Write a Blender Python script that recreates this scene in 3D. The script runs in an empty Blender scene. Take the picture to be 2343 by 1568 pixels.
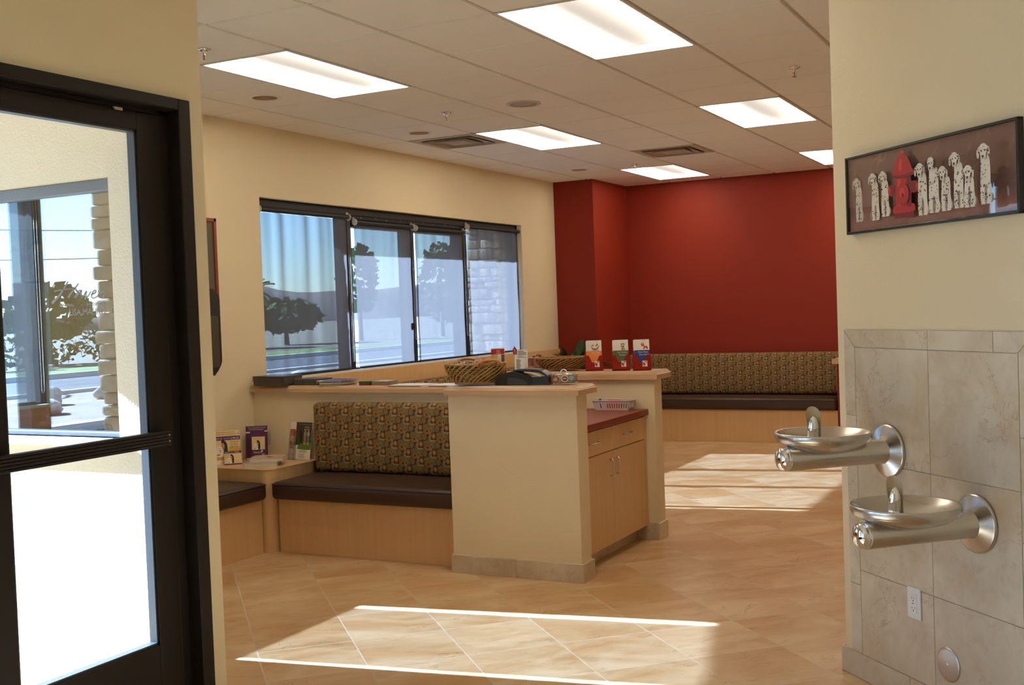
import bpy, bmesh, math, random
from mathutils import Matrix, Vector
random.seed(7)
PI = math.pi
sc = bpy.context.scene
COL = sc.collection
H = 2.93            # ceiling height
XL = -1.626         # inside face of the window wall
TL = 0.6096         # ceiling grid module
S2 = math.sqrt(0.5)

# ------------------------------------------------------------------ node helpers
class N:
    def __init__(s, name):
        s.m = bpy.data.materials.new(name); s.m.use_nodes = True
        s.t = s.m.node_tree; s.t.nodes.clear()
        s.out = s.t.nodes.new('ShaderNodeOutputMaterial')
    def n(s, typ, **kw):
        nd = s.t.nodes.new(typ)
        for k, v in kw.items(): setattr(nd, k, v)
        return nd
    def put(s, sock, v):
        if hasattr(v, 'is_output'): s.t.links.new(v, sock)
        elif isinstance(v, (tuple, list)) and len(v) == 3 and sock.type == 'RGBA': sock.default_value = (*v, 1)
        else: sock.default_value = v
    def math(s, op, a, b=0.0, c=None):
        nd = s.n('ShaderNodeMath', operation=op); s.put(nd.inputs[0], a); s.put(nd.inputs[1], b)
        if c is not None: s.put(nd.inputs[2], c)
        return nd.outputs[0]
    def mix(s, f, a, b):
        nd = s.n('ShaderNodeMix', data_type='RGBA'); s.put(nd.inputs[0], f); s.put(nd.inputs[6], a); s.put(nd.inputs[7], b)
        return nd.outputs[2]
    def mixf(s, f, a, b):
        nd = s.n('ShaderNodeMix', data_type='FLOAT'); s.put(nd.inputs[0], f); s.put(nd.inputs[2], a); s.put(nd.inputs[3], b)
        return nd.outputs[0]
    def noise(s, vec=None, scale=5, detail=3, rough=.5, dist=0.0):
        nd = s.n('ShaderNodeTexNoise'); s.put(nd.inputs['Scale'], scale); s.put(nd.inputs['Detail'], detail)
        s.put(nd.inputs['Roughness'], rough); s.put(nd.inputs['Distortion'], dist)
        if vec is not None: s.put(nd.inputs['Vector'], vec)
        return nd.outputs['Fac']
    def ramp(s, f, lo, hi):
        nd = s.n('ShaderNodeMapRange'); s.put(nd.inputs[0], f); nd.inputs[1].default_value = lo; nd.inputs[2].default_value = hi
        return nd.outputs[0]
    def xyz(s, v):
        nd = s.n('ShaderNodeSeparateXYZ'); s.put(nd.inputs[0], v); return nd.outputs
    def vec(s, x, y, z):
        nd = s.n('ShaderNodeCombineXYZ'); s.put(nd.inputs[0], x); s.put(nd.inputs[1], y); s.put(nd.inputs[2], z); return nd.outputs[0]
    def pos(s): return s.n('ShaderNodeNewGeometry').outputs['Position']
    def obj(s): return s.n('ShaderNodeTexCoord').outputs['Object']
    def scale(s, v, sx, sy, sz):
        nd = s.n('ShaderNodeMapping'); s.put(nd.inputs[0], v); nd.inputs['Scale'].default_value = (sx, sy, sz); return nd.outputs[0]
    def bsdf(s, color, rough=.5, metal=0.0, spec=.5, bump=None, bs=.1, bd=.01, **kw):
        b = s.n('ShaderNodeBsdfPrincipled')
        s.put(b.inputs['Base Color'], color); s.put(b.inputs['Roughness'], rough); s.put(b.inputs['Metallic'], metal)
        s.put(b.inputs['Specular IOR Level'], spec)
        for k, v in kw.items(): s.put(b.inputs[k.replace('_', ' ')], v)
        if bump is not None:
            nb = s.n('ShaderNodeBump'); nb.inputs['Strength'].default_value = bs; nb.inputs['Distance'].default_value = bd
            s.put(nb.inputs['Height'], bump); s.t.links.new(nb.outputs[0], b.inputs['Normal'])
        return b.outputs[0]
    def surf(s, sh): s.t.links.new(sh, s.out.inputs['Surface']); return s.m
    def mixs(s, f, a, b):
        nd = s.n('ShaderNodeMixShader'); s.put(nd.inputs[0], f); s.t.links.new(a, nd.inputs[1]); s.t.links.new(b, nd.inputs[2]); return nd.outputs[0]

def plain(name, color, rough=.5, metal=0.0, spec=.5, var=.0, vs=8.0, **kw):
    k = N(name)
    c = color
    if var:
        f = k.noise(k.obj(), vs, 4, .6)
        c = k.mix(f, tuple(x*(1-var) for x in color), tuple(min(1, x*(1+var)) for x in color))
    return k.surf(k.bsdf(c, rough, metal, spec, **kw))

FLAT = {}
def flat(color, rough=.55):
    key = tuple(round(c, 3) for c in color) + (rough,)
    if key not in FLAT:
        FLAT[key] = plain('ink_%d' % len(FLAT), color, rough, var=.04, vs=60)
    return FLAT[key]
def srgb(r, g, b):
    f = lambda c: (c/255/12.92) if c/255 <= .04045 else ((c/255+.055)/1.055)**2.4
    return (f(r), f(g), f(b))

def emis(name, color, strength, base=(.8, .8, .78)):
    k = N(name); b = k.n('ShaderNodeBsdfPrincipled'); k.put(b.inputs['Base Color'], base); b.inputs['Roughness'].default_value = .6
    k.put(b.inputs['Emission Color'], color); b.inputs['Emission Strength'].default_value = strength
    return k.surf(b.outputs[0])

# ------------------------------------------------------------------ materials
def m_wall(name, color, bs=.25):
    k = N(name); p = k.pos()
    f = k.noise(p, 1.3, 2, .5)
    c = k.mix(f, tuple(x*.96 for x in color), tuple(min(1, x*1.03) for x in color))
    return k.surf(k.bsdf(c, .62, spec=.3, bump=k.noise(p, 95, 2, .5), bs=bs, bd=.004))
M_CREAM = m_wall('cream_paint', (.79, .66, .45))
M_RED = m_wall('red_paint', (.25, .020, .007), .12)
M_STUCCO = m_wall('pale_stucco', (.62, .53, .39), .6)

def m_stone(name, floor):
    """travertine-look porcelain; floor=True lays it diagonally with grout lines"""
    k = N(name); p = k.pos() if floor else k.obj()
    if floor:
        o = k.xyz(p); D = .4395
        u = k.math('DIVIDE', k.math('SUBTRACT', k.math('MULTIPLY', k.math('SUBTRACT', o[0], o[1]), S2), .734), D)
        v = k.math('DIVIDE', k.math('SUBTRACT', k.math('MULTIPLY', k.math('ADD', o[0], o[1]), S2), .097), D)
        fu, fv = k.math('FRACT', u), k.math('FRACT', v)
        eu = k.math('ABSOLUTE', k.math('SUBTRACT', fu, .5)); ev = k.math('ABSOLUTE', k.math('SUBTRACT', fv, .5))
        gr = k.math('GREATER_THAN', k.math('MAXIMUM', eu, ev), .5 - .0027/D)
        wn = k.n('ShaderNodeTexWhiteNoise', noise_dimensions='2D')
        k.put(wn.inputs['Vector'], k.vec(k.math('FLOOR', u), k.math('FLOOR', v), 0.0)); rnd = wn.outputs['Value']
        q = k.vec(k.math('ADD', k.math('MULTIPLY', o[0], 1.0), k.math('MULTIPLY', rnd, 17.0)), k.math('ADD', k.math('MULTIPLY', o[1], 1.0), k.math('MULTIPLY', rnd, 9.0)), 0.0)
        qs = k.vec(k.math('MULTIPLY', k.math('ADD', fu, k.math('MULTIPLY', rnd, 13.0)), D), k.math('MULTIPLY', k.math('ADD', fv, k.math('MULTIPLY', rnd, 7.0)), D*.45), rnd)
    else:
        gr = 0.0
        rnd = k.n('ShaderNodeNewGeometry').outputs['Random Per Island']
        nd = k.n('ShaderNodeVectorMath', operation='ADD'); k.put(nd.inputs[0], p); k.put(nd.inputs[1], k.vec(k.math('MULTIPLY', rnd, 13.0), k.math('MULTIPLY', rnd, 5.0), k.math('MULTIPLY', rnd, 7.0)))
        qs = nd.outputs[0]
    big = k.noise(qs, 3.6, 4, .55, .6)
    mid = k.noise(qs, 11, 5, .6, .8)
    fine = k.noise(qs, 42, 4, .65, .5)
    vein = k.math('ABSOLUTE', k.math('SUBTRACT', k.noise(qs, 5.5, 6, .62, 1.0), .5))
    vm = k.math('MULTIPLY', k.math('LESS_THAN', vein, .0085), k.ramp(k.noise(qs, 7, 2, .5), .5, .62))
    if floor: A, B, Cc, V = (.54, .305, .13), (.70, .495, .285), (.45, .225, .08), (.27, .13, .05)
    else:     A, B, Cc, V = (.56, .435, .295), (.70, .605, .475), (.48, .35, .225), (.30, .20, .125)
    c = k.mix(k.ramp(big, .36, .64), A, B)
    c = k.mix(k.math('MULTIPLY', k.ramp(mid, .52, .72), .55), c, Cc)
    c = k.mix(k.math('MULTIPLY', k.ramp(fine, .45, .7), .22), c, B)
    c = k.mix(k.math('MULTIPLY', vm, .5), c, V)
    c = k.mix(k.math('MULTIPLY', k.math('SUBTRACT', rnd, .35), .22), c, B)
    if floor: c = k.mix(gr, c, (.64, .51, .36))
    rg = k.mixf(gr, .36, .8) if floor else .38
    return k.surf(k.bsdf(c, rg, spec=.42, bump=fine, bs=.04, bd=.002))
M_FLOOR = m_stone('floor_tile', True)
M_TILE = m_stone('wall_tile', False)
M_GROUT = plain('grout', (.55, .47, .37), .9)

def m_wood(name, ca, cb, axis=2, rough=.38, sc_=1.0):
    k = N(name); o = k.obj()
    s3 = [34, 34, 34]; s3[axis] = 1.1
    g = k.noise(k.scale(o, *[x*sc_ for x in s3]), 1.0, 4, .6, .25)
    b = k.noise(k.scale(o, *[x*sc_*.12 for x in s3]), 1.0, 2, .5)
    c = k.mix(k.ramp(g, .3, .7), ca, cb)
    c = k.mix(k.math('MULTIPLY', k.ramp(b, .35, .65), .35), c, cb)
    return k.surf(k.bsdf(c, rough, spec=.4))
M_MAPLE = m_wood('maple_laminate', (.66, .41, .195), (.72, .465, .235), 2)
M_MAPLEX = m_wood('maple_across', (.66, .41, .195), (.72, .465, .235), 0)
M_CAPX = m_wood('maple_cap_along', (.55, .335, .18), (.66, .43, .26), 0, .3)
M_CAPY = m_wood('maple_cap_across', (.55, .335, .18), (.66, .43, .26), 1, .3)
M_ORANGEW = m_wood('honey_wood', (.52, .19, .03), (.62, .25, .05), 1, .35, 2)

def m_ceiling():
    k = N('ceiling_tile'); p = k.pos()
    sp = k.noise(p, 160, 3, .7)
    c = k.mix(k.ramp(sp, .3, .45), (.84, .825, .79), (.92, .91, .885))
    return k.surf(k.bsdf(c, .9, spec=.1, bump=k.noise(p, 120, 3, .6), bs=.15, bd=.003))
M_CEIL = m_ceiling()
M_TEE = plain('ceiling_tee', (.52, .44, .35), .6)
M_BLACKAL = plain('bronze_aluminium', (.013, .0095, .0075), .5, spec=.3, var=.1)
M_VINYL = plain('brown_vinyl', (.052, .026, .018), .42, spec=.4, var=.08, vs=3)
M_PIPING = plain('dark_piping', (.018, .010, .008), .5)
M_LAMI = plain('red_laminate', (.235, .033, .02), .34, spec=.45, var=.05, vs=40)
M_WHITEP = plain('white_plastic', (.80, .79, .78), .35)
M_CHROME = plain('chrome', (.88, .88, .90), .05, 1.0)
M_NICKEL = plain('brushed_nickel', (.62, .57, .50), .3, 1.0)
M_BLACK = plain('black_plastic', (.012, .012, .012), .25)
M_BLACKM = plain('matte_black', (.014, .013, .012), .55)
M_PAPER = plain('paper', (.78, .76, .72), .7)
M_DARK = plain('dark_void', (.02, .018, .016), .8)
def m_steel():
    k = N('brushed_steel'); o = k.obj()
    f = k.noise(k.scale(o, 400, 30, 400), 1.0, 3, .6)
    return k.surf(k.bsdf((.60, .565, .52), k.mixf(f, .24, .29), 1.0))
M_STEEL = m_steel()

def m_glass(name, boost=1.0, tint=(1, 1, 1), lo=0.0):
    k = N(name)
    lw = k.n('ShaderNodeLayerWeight'); lw.inputs['Blend'].default_value = .5
    f = k.math('MINIMUM', k.math('ADD', k.math('MULTIPLY', k.math('ADD', .04, k.math('MULTIPLY', .96, k.math('POWER', lw.outputs['Facing'], 5.0))), boost), lo), 1.0)
    t = k.n('ShaderNodeBsdfTransparent'); k.put(t.inputs[0], tint)
    g = k.n('ShaderNodeBsdfGlossy'); g.inputs['Roughness'].default_value = 0.0
    return k.surf(k.mixs(f, t.outputs[0], g.outputs[0]))
M_GLASS = m_glass('clear_glass', 1.0, (.95, .97, .96))
M_GLASSR = m_glass('coated_glass', 4.2, (.80, .84, .84), .06)
M_PICGLASS = m_glass('picture_glass', 1.0)
M_CLEARP = m_glass('clear_plastic', 1.2, (.93, .93, .93), .03)

def m_shade(name):
    k = N(name); p = k.pos(); o = k.xyz(p)
    fold = k.noise(k.vec(k.math('MULTIPLY', o[1], 9.0), k.math('MULTIPLY', o[2], .55), 0.0), 1.0, 2, .5)
    wv = k.noise(k.vec(k.math('MULTIPLY', o[1], 160.0), k.math('MULTIPLY', o[2], 260.0), 0.0), 1.0, 2, .6)
    lw = k.n('ShaderNodeLayerWeight'); lw.inputs['Blend'].default_value = .5; cs = k.math('SUBTRACT', 1.0, lw.outputs['Facing'])
    ob = k.math('MINIMUM', k.math('MAXIMUM', k.math('SUBTRACT', k.math('MULTIPLY', cs, 1.5), .28), .03), 1.0)      # a woven screen closes up when seen aslant
    op = k.math('ADD', .215, k.math('ADD', k.math('MULTIPLY', k.math('SUBTRACT', fold, .5), .20), k.math('MULTIPLY', k.math('SUBTRACT', wv, .5), .12)))
    t = k.n('ShaderNodeBsdfTransparent')
    bl = k.n('ShaderNodeBsdfRefraction'); bl.inputs['IOR'].default_value = 1.0; bl.inputs['Roughness'].default_value = .16     # threads scatter what is seen through them
    d = k.n('ShaderNodeBsdfDiffuse'); k.put(d.inputs[0], (.085, .078, .072))
    tr = k.n('ShaderNodeBsdfTranslucent'); k.put(tr.inputs[0], (.034, .031, .031))
    add = k.n('ShaderNodeAddShader'); k.t.links.new(d.outputs[0], add.inputs[0]); k.t.links.new(tr.outputs[0], add.inputs[1])
    op = k.math('MULTIPLY', op, ob)
    thru = k.mixs(.42, t.outputs[0], bl.outputs[0])
    return k.surf(k.mixs(op, add.outputs[0], thru))
M_SHADE = m_shade('solar_screen')

def m_fabric(name, hx):
    """retro geometric upholstery: staggered rows of squares, ovals and bars"""
    k = N(name); o = k.xyz(k.obj())
    h, v = o[hx], k.math('ADD', o[2], k.math('MULTIPLY', o[1 - hx], .35))
    U0, V0 = k.math('DIVIDE', h, .196), k.math('DIVIDE', v, .0535)
    def cell(du, dv):
        vv = k.math('ADD', V0, dv + 20.0); r = k.math('FLOOR', vv)
        uu = k.math('ADD', k.math('ADD', U0, du + 40.0), k.math('MULTIPLY', r, .5))
        return (k.math('SUBTRACT', k.math('FRACT', uu), .5), k.math('SUBTRACT', k.math('FRACT', vv), .5))
    def rect(c, w, hh):
        return k.math('MULTIPLY', k.math('LESS_THAN', k.math('ABSOLUTE', c[0]), w), k.math('LESS_THAN', k.math('ABSOLUTE', c[1]), hh))
    def ell(c, w, hh):
        a, b = k.math('DIVIDE', c[0], w), k.math('DIVIDE', c[1], hh)
        return k.math('SQRT', k.math('ADD', k.math('MULTIPLY', a, a), k.math('MULTIPLY', b, b)))
    red, gold, cream, grey, olive, brown = (.145, .022, .012), (.215, .118, .03), (.36, .265, .135), (.065, .062, .045), (.145, .112, .05), (.10, .05, .02)
    col = k.mix(k.noise(k.obj(), 9, 2), (.20, .135, .05), (.25, .175, .07))
    def lay(mask, colr):
        nonlocal col
        col = k.mix(mask, col, colr)
    c = cell(.02, .18); lay(rect(c, .10, .49), cream)                       # pale bar
    c = cell(.245, .05); lay(rect(c, .06, .48), grey)                        # slate block with stripes
    st = k.math('LESS_THAN', k.math('FRACT', k.math('MULTIPLY', c[1], 6.0)), .4); lay(k.math('MULTIPLY', rect(c, .045, .40), st), olive)
    c = cell(.14, .02); lay(rect(c, .045, .47), cream); lay(k.math('LESS_THAN', ell(c, .035, .42), 1.0), olive); lay(k.math('LESS_THAN', ell(c, .02, .28), 1.0), cream)
    c = cell(.34, .12); e = ell(c, .105, .49); lay(k.math('LESS_THAN', e, 1.0), red); lay(k.math('LESS_THAN', e, .88), olive); lay(k.math('LESS_THAN', e, .62), cream); lay(k.math('LESS_THAN', e, .5), olive); lay(k.math('LESS_THAN', e, .26), cream); lay(k.math('LESS_THAN', e, .14), grey)
    c = cell(-.27, .42); lay(rect(c, .115, .44), gold); e = ell(c, .095, .36); lay(k.math('LESS_THAN', e, 1.0), cream); lay(k.math('LESS_THAN', e, .86), gold); lay(k.math('LESS_THAN', e, .6), cream); lay(k.math('LESS_THAN', e, .5), gold); lay(k.math('LESS_THAN', e, .30), red)
    c = cell(-.02, .0); lay(rect(c, .105, .47), red); e = ell(c, .088, .40); lay(k.math('LESS_THAN', e, 1.0), gold); lay(k.math('LESS_THAN', e, .84), brown); lay(k.math('LESS_THAN', e, .68), cream)
    c = cell(-.41, .30); lay(rect(c, .04, .30), cream); lay(rect(c, .026, .20), olive); lay(k.math('LESS_THAN', ell(c, .012, .10), 1.0), grey)
    c = cell(-.40, .85); lay(rect(c, .035, .22), cream); lay(rect(c, .022, .12), gold)
    c = cell(-.30, .93); lay(rect(c, .05, .10), red)
    wv = k.noise(k.obj(), 900, 1)
    return k.surf(k.bsdf(col, .85, spec=.15, bump=wv, bs=.2, bd=.001))
M_FABX = m_fabric('retro_fabric', 0)
M_FABY = m_fabric('retro_fabric_side', 1)

# ------------------------------------------------------------------ mesh builder
LOCAL = set()      # things whose parts are modelled in the thing's own axes
class MB:
    def __init__(s): s.v, s.f, s.m, s.s = [], [], [], []
    def add(s, verts, faces, mat=0, smooth=False, M=None):
        o = len(s.v)
        if M is not None: verts = [M @ Vector(p) for p in verts]
        s.v += [tuple(p) for p in verts]
        for fc in faces: s.f.append([o+i for i in fc]); s.m.append(mat); s.s.append(smooth)
        return s
    def box(s, a, b, mat=0, M=None):
        x0, y0, z0 = a; x1, y1, z1 = b
        x0, x1 = min(x0, x1), max(x0, x1); y0, y1 = min(y0, y1), max(y0, y1); z0, z1 = min(z0, z1), max(z0, z1)
        v = [(x0, y0, z0), (x1, y0, z0), (x1, y1, z0), (x0, y1, z0), (x0, y0, z1), (x1, y0, z1), (x1, y1, z1), (x0, y1, z1)]
        return s.add(v, [(0, 3, 2, 1), (4, 5, 6, 7), (0, 1, 5, 4), (1, 2, 6, 5), (2, 3, 7, 6), (3, 0, 4, 7)], mat, False, M)
    def rbox(s, a, b, r, mat=0, puff=None, M=None, mid=6, cs=4):
        """box with rounded edges; puff = {(axis, sign): height} swells a face"""
        lo, hi = list(a), list(b); ax = []
        for i in range(3):
            L = hi[i]-lo[i]; rr = min(r, L/2*.999)
            e = [rr*(1-math.cos(PI/2*t/cs)) * 1.0 for t in range(cs+1)]
            m_ = [rr+(L-2*rr)*t/mid for t in range(1, mid)]
            ax.append([lo[i]+t for t in e]+[lo[i]+t for t in m_]+[hi[i]-t for t in reversed(e)])
        idx = {}; vs = []; fs = []
        def vert(p, axis, sg):
            c = [min(max(p[i], lo[i]+min(r, (hi[i]-lo[i])/2)), hi[i]-min(r, (hi[i]-lo[i])/2)) for i in range(3)]
            d = Vector(p)-Vector(c); q = Vector(c)+(d.normalized()*min(r, min(hi[i]-lo[i] for i in range(3))/2) if d.length > 1e-9 else d)
            if puff and (axis, sg) in puff:
                w = 1.0
                for j in range(3):
                    if j != axis: t = (2*p[j]-lo[j]-hi[j])/(hi[j]-lo[j]); w *= max(0, 1-abs(t)**3)
                q[axis] += sg*puff[(axis, sg)]*w
            key = tuple(round(t, 5) for t in q)
            if key not in idx: idx[key] = len(vs); vs.append(q)
            return idx[key]
        for axis in range(3):
            u, w = (axis+1) % 3, (axis+2) % 3
            for sg in (-1, 1):
                for i in range(len(ax[u])-1):
                    for j in range(len(ax[w])-1):
                        qd = []
                        for (ii, jj) in ((i, j), (i+1, j), (i+1, j+1), (i, j+1)):
                            p = [0, 0, 0]; p[axis] = hi[axis] if sg > 0 else lo[axis]; p[u] = ax[u][ii]; p[w] = ax[w][jj]
                            qd.append(vert(p, axis, sg))
                        if sg < 0: qd.reverse()
                        qd2 = [q for n_, q in enumerate(qd) if q not in qd[:n_]]
                        if len(qd2) > 2: fs.append(qd2)
        return s.add(vs, fs, mat, True, M)
    def lathe(s, prof, seg=32, M=None, mat=0, smooth=True, sx=1.0, sy=1.0, closed=False):
        vs = []; fs = []; n = len(prof)
        for i in range(seg):
            a = 2*PI*i/seg
            for (r, z) in prof: vs.append((r*math.cos(a)*sx, r*math.sin(a)*sy, z))
        for i in range(seg):
            j = (i+1) % seg
            for q in range(n-1 if not closed else n):
                q2 = (q+1) % n
                fs.append((i*n+q, j*n+q, j*n+q2, i*n+q2))
        o = len(s.v)
        s.add(vs, fs, mat, smooth, M)
        return s
    def cyl(s, p0, p1, r0, r1=None, seg=16, mat=0, caps=True, smooth=True):
        r1 = r0 if r1 is None else r1
        p0, p1 = Vector(p0), Vector(p1); z = (p1-p0); L = z.length; z.normalize()
        M = Matrix.Translation(p0) @ z.to_track_quat('Z', 'Y').to_matrix().to_4x4()
        vs = [(r0*math.cos(2*PI*i/seg), r0*math.sin(2*PI*i/seg), 0) for i in range(seg)]+[(r1*math.cos(2*PI*i/seg), r1*math.sin(2*PI*i/seg), L) for i in range(seg)]
        s.add(vs, [(i, (i+1) % seg, seg+(i+1) % seg, seg+i) for i in range(seg)], mat, smooth, M)
        if caps:
            s.add(vs[:seg], [tuple(reversed(range(seg)))], mat, False, M); s.add(vs[seg:], [tuple(range(seg))], mat, False, M)
        return s
    def tube(s, pts, r, seg=8, mat=0, closed=False, M=None, rs=None):
        P = [Vector(p) for p in pts]; n = len(P); vs = []; fs = []
        up = None
        for i in range(n):
            a = P[(i-1) % n] if (closed or i > 0) else P[i]; b = P[(i+1) % n] if (closed or i < n-1) else P[i]
            t = (b-a).normalized() if (b-a).length > 1e-9 else Vector((0, 0, 1))
            if up is None: up = Vector((0, 0, 1)) if abs(t.z) < .9 else Vector((1, 0, 0))
            sd = t.cross(up); sd = sd.normalized() if sd.length > 1e-6 else Vector((1, 0, 0)); up = sd.cross(t).normalized()
            rr = rs[i] if rs else r
            for q in range(seg):
                an = 2*PI*q/seg; vs.append(P[i]+sd*math.cos(an)*rr+up*math.sin(an)*rr)
        for i in range(n if closed else n-1):
            j = (i+1) % n
            for q in range(seg): fs.append((i*seg+q, i*seg+(q+1) % seg, j*seg+(q+1) % seg, j*seg+q))
        if not closed: fs.append(tuple(reversed(range(seg)))); fs.append(tuple((n-1)*seg+q for q in range(seg)))
        return s.add(vs, fs, mat, True, M)
    def prism(s, poly, h0, h1, mat=0, M=None, smooth=False):
        """poly in local XY, extruded along local Z"""
        n = len(poly)
        vs = [(x, y, h0) for x, y in poly]+[(x, y, h1) for x, y in poly]
        s.add(vs, [tuple(reversed(range(n))), tuple(range(n, 2*n))], mat, False, M)
        s.add(vs, [(i, (i+1) % n, n+(i+1) % n, n+i) for i in range(n)], mat, smooth, M)
        return s
    def poly(s, pts, mat=0, M=None): return s.add(pts, [tuple(range(len(pts)))], mat, False, M)
    def text(s, txt, size, M, mat=0, align='LEFT', sx=1.0, shear=0.0):
        cu = bpy.data.curves.new('t', 'FONT'); cu.body = txt; cu.size = size; cu.align_x = align; cu.resolution_u = 2; cu.shear = shear
        o = bpy.data.objects.new('t', cu); COL.objects.link(o)
        bpy.context.view_layer.update()
        me = o.evaluated_get(bpy.context.evaluated_depsgraph_get()).to_mesh()
        vs = [(p.co.x*sx, p.co.y, p.co.z) for p in me.vertices]; fs = [tuple(p.vertices) for p in me.polygons]
        o.to_mesh_clear() if hasattr(o, 'to_mesh_clear') else None
        bpy.data.objects.remove(o); bpy.data.curves.remove(cu)
        return s.add(vs, fs, mat, False, M)
    def build(s, name, mats, parent=None, world=None, bevel=0.0, seg=2):
        if world is None: world = not (parent is not None and (parent.name in LOCAL or (parent.parent is not None and parent.parent.name in LOCAL)))
        me = bpy.data.meshes.new(name)
        vs = s.v
        if parent is not None and world:
            I = (Matrix.Translation(parent.location) @ Matrix.Rotation(parent.rotation_euler.z, 4, 'Z'))
            if parent.parent is not None:
                g = parent.parent; I = Matrix.Translation(g.location) @ Matrix.Rotation(g.rotation_euler.z, 4, 'Z') @ I
            I = I.inverted(); vs = [tuple(I @ Vector(p)) for p in vs]
        me.from_pydata(vs, [], s.f)
        mats = mats if isinstance(mats, (list, tuple)) else [mats]
        for m in mats: me.materials.append(m)
        me.polygons.foreach_set('material_index', s.m); me.polygons.foreach_set('use_smooth', s.s)
        me.update()
        bm = bmesh.new(); bm.from_mesh(me); bmesh.ops.recalc_face_normals(bm, faces=bm.faces) if not getattr(s, 'open', False) else None
        bm.to_mesh(me); bm.free()
        o = bpy.data.objects.new(name, me); COL.objects.link(o)
        if parent is not None: o.parent = parent
        if bevel:
            b = o.modifiers.new('bevel', 'BEVEL'); b.width = bevel; b.segments = seg; b.limit_method = 'ANGLE'; b.angle_limit = math.radians(40)
        return o

def tag(o, label, cat, group=None, kind=None):
    o['label'] = label; o['category'] = cat
    if group: o['group'] = group
    if kind: o['kind'] = kind
    return o
def thing(name, label, cat, loc=(0, 0, 0), rz=0.0, group=None, local=False):
    o = bpy.data.objects.new(name, None); o.empty_display_size = .05; COL.objects.link(o)
    o.location = loc; o.rotation_euler = (0, 0, rz)
    if local: LOCAL.add(o.name)
    return tag(o, label, cat, group)
def struct(mb, name, mats, label, cat='wall', parent=None, bevel=0.0):
    o = mb.build(name, mats, parent, bevel=bevel)
    o['kind'] = 'structure'
    if parent is None: o['label'] = label; o['category'] = cat
    return o
def dup(o, loc=None, rz=None, label=None, group=None, parent=None):
    c = o.copy(); COL.objects.link(c)
    if parent is not None: c.parent = parent
    if loc is not None: c.location = loc
    if rz is not None: c.rotation_euler = (0, 0, rz)
    if label: c['label'] = label
    if group: c['group'] = group
    for ch in list(o.children): dup(ch, parent=c)
    return c
def T(x, y, z): return Matrix.Translation((x, y, z))
def RZ(a): return Matrix.Rotation(a, 4, 'Z')
def RX(a): return Matrix.Rotation(a, 4, 'X')
def RY(a): return Matrix.Rotation(a, 4, 'Y')
# ================================================================== ROOM SHELL
def wall_x(x0, x1, y0, y1, z0, z1, ops, mb, mat=0):
    """wall slab in the plane X=const with openings [(ya, yb, za, zb)]"""
    ops = sorted(ops); y = y0
    for (a, b, c, d) in ops:
        mb.box((x0, y, z0), (x1, a, z1), mat); mb.box((x0, a, z0), (x1, b, c), mat) if c > z0 else None
        mb.box((x0, a, d), (x1, b, z1), mat); y = b
    mb.box((x0, y, z0), (x1, y1, z1), mat); return mb
def wall_y(y0, y1, x0, x1, z0, z1, ops, mb, mat=0):
    ops = sorted(ops); x = x0
    for (a, b, c, d) in ops:
        mb.box((x, y0, z0), (a, y1, z1), mat); mb.box((a, y0, z0), (b, y1, c), mat) if c > z0 else None
        mb.box((a, y0, d), (b, y1, z1), mat); x = b
    mb.box((x, y0, z0), (x1, y1, z1), mat); return mb

TOP = 3.12
YR = -.917           # inner face of the return wall beside the entrance
XD = .80             # inner face of the entrance door wall
WIN = (2.277, 6.452, 1.085, 2.412)      # big side window opening (y0, y1, z0, z1)
ALC = (-.64, .40, 1.085, 2.412)         # alcove window
RET = (-1.02, .44, 1.10, 2.085)         # window in the return wall (x0, x1, z0, z1)
DOOR = (-2.75, -.991, 0.0, 2.33)        # entrance opening

struct(MB().box((-1.9, -6.3, -.12), (5.3, 8.5, 0)), 'floor', M_FLOOR, 'diagonal beige stone tile floor with pale grout lines', 'floor')
struct(wall_x(XL-.19, XL, -1.03, 8.45, -.1, TOP, [WIN, ALC], MB()), 'wall_left', M_CREAM, 'cream painted wall around the four-pane shaded window', 'wall')
struct(MB().box((XL-.19, 8.29, -.1), (4.75, 8.45, TOP)), 'wall_back', M_RED, 'deep red painted wall behind the long bench', 'wall')
struct(MB().box((XL-.05, 7.28, -.02), (-1.15, 8.30, TOP)), 'wall_pilaster', M_RED, 'deep red corner pilaster between the window wall and the red wall', 'wall')
mb = wall_y(-1.03, YR, XL, .62, -.1, TOP, [RET], MB())
struct(mb, 'wall_return', M_CREAM, 'cream wall with the lettered window beside the entrance', 'wall')
STORE = (-5.85, -3.15, .12, 2.60)  # unseen storefront opening, added to bring daylight to ceiling and angled wall
struct(wall_x(.62, XD, -6.2, YR, -.1, TOP, [STORE, DOOR], MB()), 'wall_entrance', M_CREAM, 'cream wall around the dark framed glass entrance door', 'wall')
# pale stucco skin on the porch side of the return wall
mb = wall_y(-1.042, -1.03, XL-.19, .62, -.1, 2.68, [(RET[0], RET[1], RET[2], RET[3])], MB())
struct(mb, 'wall_porch', M_STUCCO, 'sunlit pale stucco porch wall seen through the glass door', 'wall')
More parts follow.
